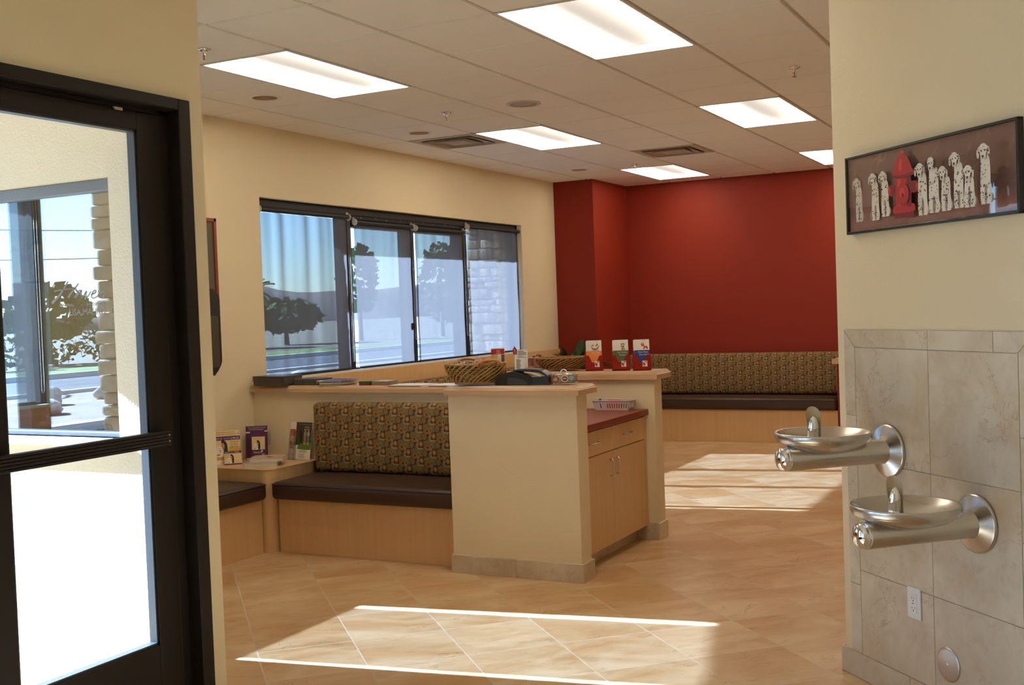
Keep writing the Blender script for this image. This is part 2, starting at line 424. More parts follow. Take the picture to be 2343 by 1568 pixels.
# diagonal fountain wall
TH = math.radians(-45.5)
dW = Vector((math.cos(TH), math.sin(TH), 0)); nW = Vector((math.sin(TH), -math.cos(TH), 0)); P0 = Vector((2.781, .56, 0))
RW = math.atan2(nW.y, nW.x)
def FW(s, out, z): q = P0+dW*s+nW*out; return Vector((q.x, q.y, z))
MW = Matrix.Translation(P0) @ Matrix.Rotation(TH, 4, 'Z')      # local x along wall, local -y towards the room
mb = MB()
r_ = .02; arc = [(-.012+r_-r_*math.sin(a), -(-.0)+r_-r_*math.cos(a)) for a in [i*PI/2/6 for i in range(7)]]
pl = [(3.0, 0.0)]+[(x, y) for x, y in reversed([(-.012+r_*(1-math.sin(a)), r_*(1-math.cos(a))) for a in [i*PI/12 for i in range(7)]][::-1])]+[(-.012, .14), (3.0, .14)]
mb.prism(pl, -.1, TOP, 0, MW, True)
wf = struct(mb, 'wall_fountain', M_CREAM, 'cream angled wall carrying the fountains and the puppy picture', 'wall')
ex = FW(3.0, 0, 0)
struct(MB().box((ex.x-.1, -6.2, -.1), (ex.x+.06, ex.y+.1, TOP)), 'wall_near_right', M_CREAM, 'cream side wall beyond the fountains', 'wall')
struct(MB().box((4.6, -1.2, -.1), (4.75, 8.3, TOP)), 'wall_right', M_CREAM, 'cream wall on the far side of the waiting room', 'wall')
struct(MB().box((.62, -6.35, -.1), (ex.x+.06, -6.2, TOP)), 'wall_front', M_CREAM, 'cream wall behind the camera', 'wall')
struct(MB().box((XL-.3, -1.1, TOP), (5.3, 8.6, TOP+.12)).box((.6, -6.5, TOP), (5.3, -1.1, TOP+.12)), 'roof', M_STUCCO, 'flat roof slab above the suspended ceiling', 'roof')

# ------------------------------------------------------------------ ceiling with tegular tiles and tee grid
LIGHTS = [(-1, 1), (-1, 6), (-1, 11), (2, 1), (2, 6), (2, 11)]       # (column, row) cell of each 2x4 troffer
VENTS = [(-2, 6), (0, 9)]
CANS = {(-2, 2): (-.925, 1.54), (-2, 5): (-.918, 3.356), (-2, 10): (-.922, 6.42)}
skip = set()
for (a, b) in LIGHTS: skip |= {(a, b), (a, b+1)}
skip |= set(VENTS)
mb = MB(); gx = .0105; gy = .006; bv = .003; zt = .009
for a in range(-3, 9):
    for b in range(-11, 14):
        if (a, b) in skip or (a < 0 and b < -3) or (a == 0 and b < -3): continue
        x0, x1, y0, y1 = a*TL+gx, (a+1)*TL-gx, b*TL+gy, (b+1)*TL-gy
        x0 = max(x0, XL-.02); y1 = min(y1, 8.30)
        v = [(x0, y0, H+zt), (x1, y0, H+zt), (x1, y1, H+zt), (x0, y1, H+zt), (x0+bv, y0+bv, H), (x1-bv, y0+bv, H), (x1-bv, y1-bv, H), (x0+bv, y1-bv, H)]
        if (a, b) in CANS:
            cx, cy = CANS[(a, b)]; nn = 32; sq = []
            for i in range(nn):
                t_ = 2*PI*i/nn; c_, s_ = math.cos(t_), math.sin(t_); q_ = max(abs(c_), abs(s_)); hx_, hy_ = (x1-x0)/2-bv, (y1-y0)/2-bv
                sq.append(((x0+x1)/2+hx_*c_/q_, (y0+y1)/2+hy_*s_/q_, H))
            ci = [(cx+.079*math.cos(2*PI*i/nn), cy+.079*math.sin(2*PI*i/nn), H) for i in range(nn)]
            mb.add(sq+ci, [(i, nn+i, nn+(i+1) % nn, (i+1) % nn) for i in range(nn)], 0)
            mb.add(v, [(0, 4, 5, 1), (1, 5, 6, 2), (2, 6, 7, 3), (3, 7, 4, 0)], 0); continue
        mb.add(v, [(4, 7, 6, 5), (0, 4, 5, 1), (1, 5, 6, 2), (2, 6, 7, 3), (3, 7, 4, 0)], 0)
for a in range(-2, 9):
    mb.box((a*TL-.012, -6.3, H+zt), (a*TL+.012, 8.3, H+.05), 1)
for b in range(-11, 15):
    for a in range(-3, 9):
        if any(a == la and b == lb+1 for la, lb in LIGHTS): continue          # no cross tee inside a light opening
        mb.box((max(a*TL, XL if b > -2 else .7), b*TL-.012, H+zt+.001), (max((a+1)*TL, XL if b > -2 else .7)+.0005, b*TL+.012, H+.05), 1)
mb.box((XL, -1.0, H+.07), (5.2, 8.3, H+.09), 0); mb.box((.65, -6.3, H+.07), (5.2, -1.0, H+.09), 0)
struct(mb, 'ceiling', [M_CEIL, M_TEE], 'white speckled suspended tile ceiling on a square grid', 'ceiling')

# ------------------------------------------------------------------ troffer lights
M_LREF = emis('lamp_reflector', (1.0, .90, .71), 12.5)
M_LBAS = emis('lamp_basket', (1.0, .93, .84), .34, (.30, .28, .265))
def make_troffer():
    t = thing('ceiling_light', 'x', 'light', (0, 0, H), local=True)
    W, L = TL/2-.006, TL-.006
    m = MB()
    for s in (-1, 1):
        m.box((s*W, -L, -.003), (s*(W-.014), L, .012)); m.box((-W, s*L, -.0028), (W, s*(L-.014), .0118))
    m.build('frame', M_WHITEP, t)
    m = MB(); wi, li = W-.014, L-.014
    prof = [(-wi, .0), (-wi+.02, .04), (-.22, .078), (-.15, .096), (0, .104), (.15, .096), (.22, .078), (wi-.02, .04), (wi, .0)]
    vs = [(x, y, z) for y in (-li, li) for (x, z) in prof]; n = len(prof)
    m.add(vs, [(i, i+1, n+i+1, n+i) for i in range(n-1)], 0, True)
    for y in (-li, li): m.poly([(x, y, z) for x, z in prof], 0)
    m.open = True; m.build('reflector', M_LREF, t)
    m = MB(); nb = 18; R = .15; lb = li-.06
    pr = [(R*math.cos(PI+PI*i/nb), .096+.070*math.sin(PI+PI*i/nb)) for i in range(nb+1)]
    vs = [(x, y, z) for y in (-lb, lb) for (x, z) in pr]; n = len(pr)
    m.add(vs, [(i, i+1, n+i+1, n+i) for i in range(n-1)], 0, True)
    for y in (-lb, lb): m.poly([(x, y, z) for x, z in pr], 0)
    m.build('diffuser', M_LBAS, t)
    for y in (-lb, lb):
        m = MB()
        m.tube([(R*1.03*math.cos(PI+PI*i/nb), y, .096+.0715*math.sin(PI+PI*i/nb)) for i in range(nb+1)], .0035, 6)
        m.build('end_rim', M_WHITEP, t)
    return t
GL = 'recessed fluorescent ceiling lights'
LLAB = ['lit troffer light nearest the window wall, right above the front bench', 'lit troffer light beside the square vent over the counter, middle of the window-side row', 'lit troffer light close to the red pilaster, far end of the window-side row',
        'largest lit troffer light, cut by the top edge of the photo', 'lit troffer light below the sprinkler beside the angled wall', 'lit troffer light half hidden behind the angled cream wall at the red wall']
t0 = make_troffer()
for i, (a, b) in enumerate(LIGHTS):
    o = t0 if i == 0 else dup(t0)
    o.location = ((a+.5)*TL, (b+1)*TL, H); o['label'] = LLAB[i]; o['group'] = GL

# ------------------------------------------------------------------ ceiling fittings
def downlight(x, y, lab):
    t = thing('downlight', lab, 'light', (x, y, H), 0, 'round recessed downlights', True)
    MB().lathe([(.077, .0), (.098, .0), (.099, -.003), (.079, -.004), (.077, 0)], 32).build('trim_ring', M_CEIL, t)
    m = MB().lathe([(.077, -.003), (.074, .03), (.066, .09), (.052, .105), (0, .107)], 32); m.open = True
    m.build('reflector_cone', plain('bronze_cone', (.55, .42, .30), .3, .7), t)
    MB().lathe([(0, .060), (.035, .062), (.045, .08), (.04, .1)], 24).build('bulb', emis('dim_bulb', (1, .75, .45), .7), t)
downlight(-.925, 1.54, 'round recessed downlight nearest the front bench')
downlight(-.918, 3.356, 'round recessed downlight beside the square ceiling vent')
downlight(-.922, 6.42, 'round recessed downlight farthest away near the red pilaster')
def sprinkler(x, y, lab):
    t = thing('fire_sprinkler', lab, 'sprinkler', (x, y, H), 0, 'pendent sprinkler heads', True)
    MB().lathe([(0, 0), (.036, -.001), (.036, -.004), (.024, -.012), (.012, -.014), (0, -.014)], 24).build('escutcheon', M_CHROME, t)
    m = MB().cyl((0, 0, -.013), (0, 0, -.03), .009, .007, 12)
    m.tube([(-.010, 0, -.03), (-.011, 0, -.045), (0, 0, -.058)], .0025, 6).tube([(.010, 0, -.03), (.011, 0, -.045), (0, 0, -.058)], .0025, 6)
    m.build('frame_arms', M_CHROME, t)
    MB().cyl((0, 0, -.030), (0, 0, -.057), .003, .003, 8).build('glass_tube', flat((.5, .12, .05), .1), t)
    m = MB()
    m.cyl((0, 0, -.058), (0, 0, -.060), .008, .008, 12)
    for i in range(8):
        a = i*PI/4; m.prism([(.004, -.003), (.016, -.004), (.016, .004), (.004, .003)], -.0602, -.0588, 0, RZ(a))
    m.build('deflector', M_CHROME, t)
sprinkler(-.338, .358, 'chrome sprinkler head beside the entrance wall edge')
sprinkler(-.302, 2.736, 'chrome sprinkler head beside the round ceiling speaker')
sprinkler(2.135, 2.74, 'chrome sprinkler head near the angled cream wall')
sprinkler(-.32, 6.413, 'small far chrome sprinkler head touching the far troffer light')
t = thing('ceiling_speaker', 'round flush ceiling speaker with a grey perforated grille', 'speaker', (.29, 2.77, H), local=True)
MB().lathe([(.094, .0), (.116, .0), (.118, -.004), (.113, -.008), (.094, -.006)], 40).build('rim', plain('speaker_rim', (.66, .60, .52), .5), t)
k = N('speaker_mesh'); vo = k.n('ShaderNodeTexVoronoi'); vo.inputs['Scale'].default_value = 260; k.put(vo.inputs['Vector'], k.obj())
M_GRILLE = k.surf(k.bsdf(k.mix(k.math('LESS_THAN', vo.outputs['Distance'], .32), (.50, .45, .38), (.28, .25, .21)), .6))
MB().lathe([(0, -.0055), (.05, -.0055), (.094, -.0045), (.094, 0.0)], 40).build('grille', M_GRILLE, t)
def vent(a, b, lab):
    t = thing('ceiling_vent', lab, 'vent', ((a+.5)*TL, (b+.5)*TL, H), 0, 'square ceiling air vents', True)
    h = TL/2-.004
    def ring(m, ro, zo, ri, zi):
        c = [(-1, -1), (1, -1), (1, 1), (-1, 1)]
        vs = [(x*ro, y*ro, zo) for x, y in c]+[(x*ri, y*ri, zi) for x, y in c]
        m.add(vs, [(i, (i+1) % 4, 4+(i+1) % 4, 4+i) for i in range(4)])
    m = MB(); ring(m, h, -.002, .235, -.002); ring(m, .235, -.002, .235, .05); ring(m, h, -.002, h, .03); m.open = True
    m.build('frame', M_TEE, t)
    for i, (ro, ri) in enumerate(((.222, .175), (.155, .110))):
        m = MB(); ring(m, ro, -.012, ri, .035); ring(m, ro, -.012, ro-.006, -.012); m.open = True; m.build('louvre', M_TEE, t)
    m = MB(); m.add([(-.09, -.09, -.010), (.09, -.09, -.010), (.09, .09, -.010), (-.09, .09, -.010), (0, 0, -.022)], [(0, 1, 4), (1, 2, 4), (2, 3, 4), (3, 0, 4)]); m.open = True
    m.build('centre_plate', M_TEE, t)
    MB().box((-h, -h, .051), (h, h, .055)).build('duct', M_DARK, t)
vent(*VENTS[0], 'square louvred vent between the round downlight and the middle troffer light')
vent(*VENTS[1], 'square louvred vent before the far troffer light at the red wall')

# ------------------------------------------------------------------ big side window
def glazing(name, label, yb, y0, y1, z0, z1, minor=None, xin=XL-.055, xout=XL-.175):
    """frame in the plane X=const; yb = list of (ya, yb) mullions"""
    m = MB()
    m.box((xout, y0, z0), (xin, y0+.02, z1)); m.box((xout, y1-.042, z0), (xin, y1, z1))
    m.box((xout, y0, z1-.062), (xin, y1, z1)); m.box((xout, y0, z0), (xin, y1, z0+.012))
    fr = struct(m, name, M_BLACKAL, label, 'window', bevel=.003)
    for (a, b, d) in yb:
        q = struct(MB().box((xout+d, a, z0+.012), (xin, b, z1-.062)), 'mullion', M_BLACKAL, '', parent=fr, bevel=.003)
    return fr
w1 = glazing('window_1', 'wide dark framed side window divided into four panes', [(3.385, 3.465, 0), (4.335, 4.42, 0), (5.255, 5.372, 0)], *WIN)
# sliding sash in the two middle bays: lower head and a rail with screws
m = MB().box((XL-.15, 3.465, 2.255), (XL-.06, 5.255, 2.35)).box((XL-.15, 3.465, 2.318), (XL-.045, 5.255, 2.330))
sh = struct(m, 'sash_head', M_BLACKAL, '', parent=w1, bevel=.003)
m = MB()
for i in range(9):
    y = 3.62+i*.19+(.03 if i % 2 else 0); m.cyl((XL-.061, y, 2.337+.008*(i % 2)), (XL-.058, y, 2.337+.008*(i % 2)), .004, .004, 8)
struct(m, 'screw', M_NICKEL, '', parent=sh)
struct(MB().box((XL-.065, 4.30, 1.39), (XL-.03, 4.34, 1.44)), 'latch', M_BLACKAL, '', parent=w1, bevel=.004)
struct(MB().box((XL-.118, 2.29, 1.095), (XL-.112, 6.42, 2.36)), 'pane', M_GLASS, '', parent=w1)
struct(MB().box((XL-.19, 2.277, 1.07), (XL+.004, 6.452, 1.0855)), 'sill', plain('painted_sill', (.78, .74, .66), .5), '', parent=w1)
w3 = glazing('window_3', 'shaded window of the bench alcove seen through the lettered glass', [], *ALC)
struct(MB().box((XL-.118, ALC[0], 1.095), (XL-.112, ALC[1], 2.36)), 'pane', M_GLASS, '', parent=w3)
struct(MB().box((XL-.19, ALC[0], 1.07), (XL+.004, ALC[1], 1.0855)), 'sill', plain('painted_sill_b', (.78, .74, .66), .5), '', parent=w3)
# window in the return wall, lettered for people outside
m = MB(); x0, x1, z0, z1 = RET
m.box((x0, -1.02, z1-.045), (x1, -.95, z1)); m.box((x0, -1.02, z0), (x1, -.95, z0+.018)); m.box((x0, -1.02, z0), (x0+.04, -.95, z1)); m.box((x1-.008, -1.02, z0), (x1, -.95, z1))
w2 = struct(m, 'window_2', plain('grey_aluminium', (.10, .10, .095), .4), 'window with hospital lettering in the porch wall beside the entrance', 'window', bevel=.002)
struct(MB().box((x0, -.995, z0), (x1, -.989, z1)), 'pane', M_GLASSR, '', parent=w2)
struct(MB().box((x0-.03, -1.075, z0-.03), (x1+.004, -.99, z0)), 'sill', plain('outer_sill', (.75, .72, .66), .6), '', parent=w2)
STK = {'H1': [(0.149, 1.704), (0.106, 1.658), (0.054, 1.622)], 'Hbar': [(0.069, 1.669), (0.107, 1.673), (0.157, 1.675), (0.195, 1.674)], 'H2': [(0.206, 1.694), (0.165, 1.659), (0.146, 1.641)],
 'a': [(0.222, 1.666), (0.209, 1.667), (0.192, 1.653), (0.184, 1.638), (0.205, 1.654), (0.222, 1.666), (0.217, 1.654), (0.222, 1.639), (0.234, 1.647)],
 'v': [(0.234, 1.647), (0.249, 1.664), (0.243, 1.647), (0.245, 1.637), (0.261, 1.648), (0.271, 1.661)],
 'e': [(0.276, 1.648), (0.297, 1.657), (0.295, 1.665), (0.282, 1.658), (0.274, 1.644), (0.282, 1.634), (0.307, 1.641)],
 'n': [(0.307, 1.641), (0.319, 1.653), (0.313, 1.638), (0.33, 1.653), (0.345, 1.658), (0.342, 1.644), (0.335, 1.629)]}
def smooth2(p, n=6):
    out = []
    for i in range(len(p)-1):
        a, b, c, d = p[max(i-1, 0)], p[i], p[i+1], p[min(i+2, len(p)-1)]
        for q in range(n):
            t = q/n
            out.append(tuple(.5*((2*b[j])+(-a[j]+c[j])*t+(2*a[j]-5*b[j]+4*c[j]-d[j])*t*t+(-a[j]+3*b[j]-3*c[j]+d[j])*t**3) for j in range(len(b))))
    return out+[tuple(p[-1])]
m = MB(); yl = -.9965
for kx, p in STK.items():
    q = smooth2(p); n = len(q)
    wd = {'H1': (.0026, .0065), 'H2': (.0024, .005), 'Hbar': (.002, .0014)}.get(kx, (.0026, .002))
    for i in range(n-1):
        (ax, az), (bx, bz) = q[i], q[i+1]; L = math.hypot(bx-ax, bz-az) or 1e-6
        nx, nz = -(bz-az)/L, (bx-ax)/L
        wa = wd[0]+(wd[1]-wd[0])*i/n; wb = wd[0]+(wd[1]-wd[0])*(i+1)/n
        m.poly([(ax+nx*wa, yl, az+nz*wa), (bx+nx*wb, yl, bz+nz*wb), (bx-nx*wb, yl, bz-nz*wb), (ax-nx*wa, yl, az-nz*wa)])
def TX(x, y, z): return Matrix.Translation((x, y, z)) @ RX(PI/2)
for kx, (s_, x, sz) in enumerate((('A', .093, .021), ('NIMAL', .113, .016), ('H', .246, .021), ('OSPITAL', .268, .016))):
    m.text(s_, sz, TX(x, yl, 1.606), 0, sx=1.42)
m.text('LISA MAURO,', .036, TX(.148, yl, 1.571), 0, sx=.97); m.text('DVM', .036, TX(.376, yl, 1.571), 0, sx=.92)
m.text('DVM', .036, TX(.376, yl, 1.531), 0, sx=.92)
m.open = True
struct(m, 'lettering', plain('etched_vinyl', (.17, .16, .155), .7), '', parent=w2)

# ------------------------------------------------------------------ roller shades
def shade(y0, y1, tz, xs, label, zb=1.09, chain=None, parts=True, wave=.004, seed=0):
    t = thing('roller_shade', label, 'shade', (xs, (y0+y1)/2, tz), 0, 'screen roller shades')
    MB().cyl((xs, y0+.012, tz), (xs, y1-.012, tz), .0195, seg=20).build('tube', M_BLACKM, t)
    m = MB(); n, k_ = 40, 30; rnd = random.Random(seed); ph = [rnd.uniform(0, 6) for _ in range(4)]
    for i in range(k_+1):
        z = tz-.018-(tz-.018-zb-.012)*i/k_
        for j in range(n+1):
            y = y0+.015+(y1-y0-.03)*j/n
            a = wave*(math.sin(y*23+ph[0])+.6*math.sin(y*41+ph[1]))*(1-.55*i/k_)
            e = .0025*math.sin(z*19+ph[2])
            m.v.append((xs-.019+a+.002*math.sin(z*9+ph[3]), y+(e if j in (0, n) else 0), z))
    for i in range(k_):
        for j in range(n):
            a = i*(n+1)+j; m.f.append([a, a+1, a+n+2, a+n+1]); m.m.append(0); m.s.append(True)
    m.open = True; m.build('fabric', M_SHADE, t)
    MB().rbox((xs-.027, y0+.015, zb), (xs-.012, y1-.015, zb+.014), .005, mid=2).build('hem_bar', M_BLACKM, t)
    for y in (y0, y1):
        m = MB().cyl((xs, y-.004, tz), (xs, y+.004, tz), .026, seg=24)
        m.box((xs-.022, y-.003, tz), (xs-.005, y+.003, tz+.04))
        m.tube([(xs+.0, y+(.005 if y == y0 else -.005), tz+.0)]*1+[(xs+.026*math.cos(a), y, tz+.026*math.sin(a)) for a in [i*PI/8 for i in range(17)]], .0022, 6)
        m.build('bracket', plain('clear_bracket', (.62, .58, .50), .25), t)
    if chain:
        yc, zc = chain; m = MB()
        for dx in (-.008, .008):
            z = tz-.025
            while z > zc:
                m.lathe([(0, -.0021), (.0015, -.0015), (.0021, 0), (.0015, .0015), (0, .0021)], 6, T(xs+.006+dx*.2, yc+dx, z)); z -= .0062
        for i in range(7):
            a = PI+PI*i/6; m.lathe([(0, -.0021), (.0021, 0), (0, .0021)], 6, T(xs+.006, yc+.008*math.cos(a), zc+.008*math.sin(a)))
        m.build('bead_chain', M_NICKEL, t)
    return t
XS = XL-.022
shade(2.292, 3.392, 2.327, XS, 'rippled screen shade over the window pane nearest the front bench', chain=(3.382, 1.16), wave=.007, seed=1)
shade(3.478, 4.352, 2.292, XS, 'screen shade over the second window pane with the square latch', chain=(4.343, 1.30), wave=.002, seed=2)
shade(4.402, 5.278, 2.286, XS, 'screen shade over the third window pane behind the candy basket', chain=(5.268, 1.30), wave=.002, seed=3)
shade(5.338, 6.436, 2.345, XS, 'rippled screen shade over the window pane nearest the red pilaster', chain=(6.424, 1.16), wave=.006, seed=4)
shade(ALC[0]+.052, ALC[1]-.075, 2.33, XS, 'screen shade in the alcove window seen through the lettered glass', chain=(.345, 1.16), wave=.003, seed=5)

# ------------------------------------------------------------------ entrance door
m = MB()
m.box((.755, -1.05, 0), (.815, -.991, 2.33)).box((.66, -1.092, 0), (.755, -.991, 2.33))
m.box((.66, -2.75, 2.288), (.815, -1.05, 2.33)).box((.66, -2.75, 2.272), (.755, -1.05, 2.29))
m.box((.66, -2.75, 0), (.815, -2.69, 2.33))
d1 = struct(m, 'door_1', M_BLACKAL, 'dark bronze glass entrance door with a push bar', 'door', bevel=.004)
def leaf(ya, yb):
    m = MB(); xa, xb = .715, .763
    m.box((xa, ya, .02), (xb, ya+.105, 2.268)); m.box((xa, yb-.105, .02), (xb, yb, 2.268))
    m.box((xa, ya+.105, 2.205), (xb, yb-.105, 2.268)); m.box((xa, ya+.105, .02), (xb, yb-.105, .395))
    L = struct(m, 'leaf', M_BLACKAL, '', parent=d1, bevel=.003)
    struct(MB().box((.733, ya+.10, .39), (.739, yb-.10, 2.21)), 'glass', M_GLASS, '', parent=L)
    b = MB(); y0, y1, z0, z1 = ya+.105, yb-.105, .395, 2.205
    for (p, q) in (((y0, z0), (y0+.008, z1)), ((y1-.008, z0), (y1, z1)), ((y0, z0), (y1, z0+.008)), ((y0, z1-.008), (y1, z1))):
        b.box((.722, p[0], p[1]), (.756, q[0], q[1]))
    struct(b, 'glazing_bead', plain('bead_grey', (.05, .052, .055), .35, .3), '', parent=L)
    p = MB()
    for i in range(5): p.rbox((.768, ya+.02, 1.095+i*.0108), (.802, yb-.045, 1.105+i*.0108), .004, mid=2)
    p.box((.762, ya+.03, 1.10), (.770, yb-.05, 1.145))
    struct(p, 'push_bar', M_BLACKAL, '', parent=L)
    for i in range(2): struct(MB().cyl((.801, yb-.056, 1.112+i*.022), (.8035, yb-.056, 1.112+i*.022), .004, .003, 10), 'screw', M_NICKEL, '', parent=L)
leaf(-1.885, -1.097); leaf(-2.685, -1.892)  # the farther leaf is out of view, added to let in light
struct(MB().box((.757, -1.30, 2.262), (.766, -1.265, 2.272)), 'contact', M_NICKEL, '', parent=d1)

m = MB(); ya, yb, za, zb = STORE
for z in (za, zb-.05, 1.0): m.box((.66, ya, z), (.76, yb, z+.05))
for y in (ya, yb-.05, (ya+yb)/2-.025): m.box((.66, y, za), (.76, y+.05, zb))
w4 = struct(m, 'window_4', M_BLACKAL, 'dark framed storefront glazing further along the entrance wall, unseen, added for daylight', 'window', bevel=.003)
struct(MB().box((.70, ya, za), (.706, yb, zb)), 'pane', M_GLASS, '', parent=w4)

# ------------------------------------------------------------------ tiled panel on the fountain wall
m = MB(); G = .0013
m.box((.055, -.004, .1), (1.10, 0, 1.404), 1)
def tl(poly): m.prism(poly, .0, .0085, 0, RX(PI/2))
us = [.127, .572, 1.018]; vs_ = [.105, .445, .887, 1.333]
for i in range(2):
    for j in range(3): tl([(us[i]+G, vs_[j]+G), (us[i+1]-G, vs_[j]+G), (us[i+1]-G, vs_[j+1]-G), (us[i]+G, vs_[j+1]-G)])
tl([(.058, 1.402), (.127+G, 1.333+G), (.572-G, 1.333+G), (.572-G, 1.402)]); tl([(.572+G, 1.402), (.572+G, 1.333+G), (.905-G, 1.333+G), (.905-G, 1.402)])
tl([(.905+G, 1.402), (.905+G, 1.333+G), (1.018-G, 1.333+G), (1.087, 1.402)])
for (a, b) in ((1.062, None), (.722, 1.062), (.383, .722), (.105, .383)):
    if b is None:
        tl([(.057, 1.062+G), (.127-G, 1.062+G), (.127-G, 1.333), (.057, 1.401-.002)])
        tl([(1.018+G, 1.062+G), (1.088, 1.062+G), (1.088, 1.40), (1.018+G, 1.333)])
    else:
        tl([(.057, a+G), (.127-G, a+G), (.127-G, b-G), (.057, b-G)]); tl([(1.018+G, a+G), (1.088, a+G), (1.088, b-G), (1.018+G, b-G)])
for i in range(7): tl([(-.022+.445*i+G, .002), (.423+.445*i-G, .002), (.423+.445*i-G, .105-G), (-.022+.445*i+G, .105-G)])
o = m.build('wall_fountain_tile', [M_TILE, M_GROUT]); o.matrix_world = MW; o['kind'] = 'structure'; o['label'] = 'beige stone tile panel behind the two drinking fountains'; o['category'] = 'wall'
m = MB().box((-.022, -.0, 0), (-.012, .13, .105)); o = m.build('baseboard_fountain', [M_TILE]); o.matrix_world = MW; o['kind'] = 'structure'; o['label'] = 'beige tile baseboard on the end of the angled wall'; o['category'] = 'baseboard'

# ------------------------------------------------------------------ half walls of the counter, caps and baseboards
HW = 1.045
struct(MB().box((.345, 1.53, 0), (1.168, 1.668, HW)), 'wall_counter_front', M_CREAM, 'cream half wall end panel facing the entrance', 'half wall')
struct(MB().box((.10, 2.745, 0), (1.175, 2.878, HW)), 'wall_counter_back', M_CREAM, 'cream half wall behind the red counter under the leaflet holders', 'half wall')
struct(MB().box((XL, 2.12, 0), (.345, 2.27, 1.010)).box((.345, 1.668, 0), (.43, 2.745, .80)), 'wall_bench', M_CREAM, 'cream half wall behind the front bench', 'half wall')
def cap(x0, x1, y0, y1, z0, z1, name, label, ends=(1, 1), ov=.0):
    """bullnosed maple cap with a stepped ogee top edge"""
    m = MB(); h = z1-z0; e = .018
    pr = [(0, 0), (0, h*.58), (.004, h*.66), (.004, h*.72), (.010, h*.80), (e, h)]
    def loop(off, z): return [(x0+(off if ends[0] else 0), y0+off, z), (x1-(off if ends[1] else 0), y0+off, z), (x1-(off if ends[1] else 0), y1-off, z), (x0+(off if ends[0] else 0), y1-off, z)]
    vs = []
    for (o_, z) in pr: vs += loop(o_, z0+z)
    fs = [(3, 2, 1, 0)]
    for i in range(len(pr)-1):
        for j in range(4): fs.append((i*4+j, i*4+(j+1) % 4, i*4+4+(j+1) % 4, i*4+4+j))
    n = (len(pr)-1)*4; fs.append((n, n+1, n+2, n+3))
    m.add(vs, fs, 0)
    return struct(m, name, M_CAPX, label, 'ledge')
cap(.335, 1.198, 1.492, 1.752, HW, 1.097, 'trim_1', 'maple ledge on the front counter wall under the candy basket')
cap(.07, 1.206, 2.712, 2.985, HW, 1.100, 'trim_2', 'maple ledge on the back counter wall under the leaflet holders')
cap(XL, .334, 2.082, 2.315, 1.010, 1.055, 'trim_3', 'long maple ledge over the front bench under the magazines', (0, 0))
m = MB()
m.box((.333, 1.517, 0), (.76, 1.53, .105)).box((.762, 1.517, 0), (1.181, 1.53, .105)).box((1.168, 1.531, 0), (1.181, 1.681, .105)).box((.333, 1.53, 0), (.3449, 1.60, .105)).box((1.12, 1.668, 0), (1.168, 1.681, .105))
struct(m, 'baseboard_front', M_TILE, 'beige tile baseboard around the front counter wall', 'baseboard', bevel=.0015)
m = MB()
m.box((1.03, 2.732, 0), (1.175, 2.745, .107)).box((1.175, 2.732, 0), (1.188, 2.890, .107))
struct(m, 'baseboard_counter', M_TILE, 'beige tile baseboard at the end of the back counter wall', 'baseboard', bevel=.0015)
# pony wall at the end of the long bench
struct(MB().box((1.336, 7.74, 0), (1.47, 8.12, .842)), 'wall_pony', M_RED, 'low red wall at the end of the long bench', 'half wall')
struct(MB().box((1.292, 7.70, .842), (1.515, 8.125, .892)), 'trim_4', M_CAPY, 'maple cap on the low red wall', 'ledge', bevel=.006)
# wood panel below the window
struct(MB().box((XL, 2.32, .86), (XL+.022, 7.27, 1.069)), 'trim_5', M_MAPLE, 'maple panel between the window sill and the window bench', 'panel')
struct(MB().box((XL, -.90, .86), (XL+.022, .75, 1.069)), 'trim_6', M_ORANGEW, 'honey wood panel below the alcove window', 'panel')
# ================================================================== BENCHES
GB = 'built-in waiting room benches'
# bench along the front half wall
t = thing('bench', 'short built-in bench with patterned back and brown seat, facing the entrance', 'bench', (-.36, 1.9, 0), 0, GB)
MB().box((-1.04, 1.640, 0), (.331, 2.118, .352)).build('base', M_MAPLE, t, bevel=.002)
MB().rbox((-1.048, 1.572, .354), (.330, 2.10, .468), .032, puff={(2, 1): .014, (1, -1): .006}).build('seat_cushion', M_VINYL, t)
def piping_loop(x0, x1, y0, y1, z, r=.03):
    p = []
    for (cx, cy, a0) in ((x1-r, y0+r, -PI/2), (x1-r, y1-r, 0), (x0+r, y1-r, PI/2), (x0+r, y0+r, PI)):
        p += [(cx+r*math.cos(a0+i*PI/12), cy+r*math.sin(a0+i*PI/12), z) for i in range(7)]
    return p
MB().tube(piping_loop(-1.046, .329, 1.573, 2.098, .452), .0045, 6, closed=True).build('piping', M_PIPING, t)
MB().rbox((-1.035, 2.022, .478), (.332, 2.117, .942), .03, puff={(1, -1): .012, (2, 1): .004}).build('back_cushion', M_FABX, t)
# bench along the alcove wall, mostly hidden by the entrance wall
t = thing('bench', 'built-in bench running along the alcove wall towards the entrance, cut off by the entrance wall', 'bench', (-1.4, .4, 0), 0, GB)
MB().box((XL+.002, -.90, 0), (-1.125, 1.575, .352)).build('base', M_MAPLE, t, bevel=.002)
MB().rbox((XL+.10, -.89, .354), (-1.062, 1.566, .468), .032, puff={(2, 1): .014, (0, 1): .006}).build('seat_cushion', M_VINYL, t)
MB().tube(piping_loop(XL+.102, -1.063, -.888, 1.564, .452), .0045, 6, closed=True).build('piping', M_PIPING, t)
MB().rbox((XL+.024, -.89, .478), (XL+.115, .74, .935), .03, puff={(0, 1): .012}).build('back_cushion', M_FABY, t)
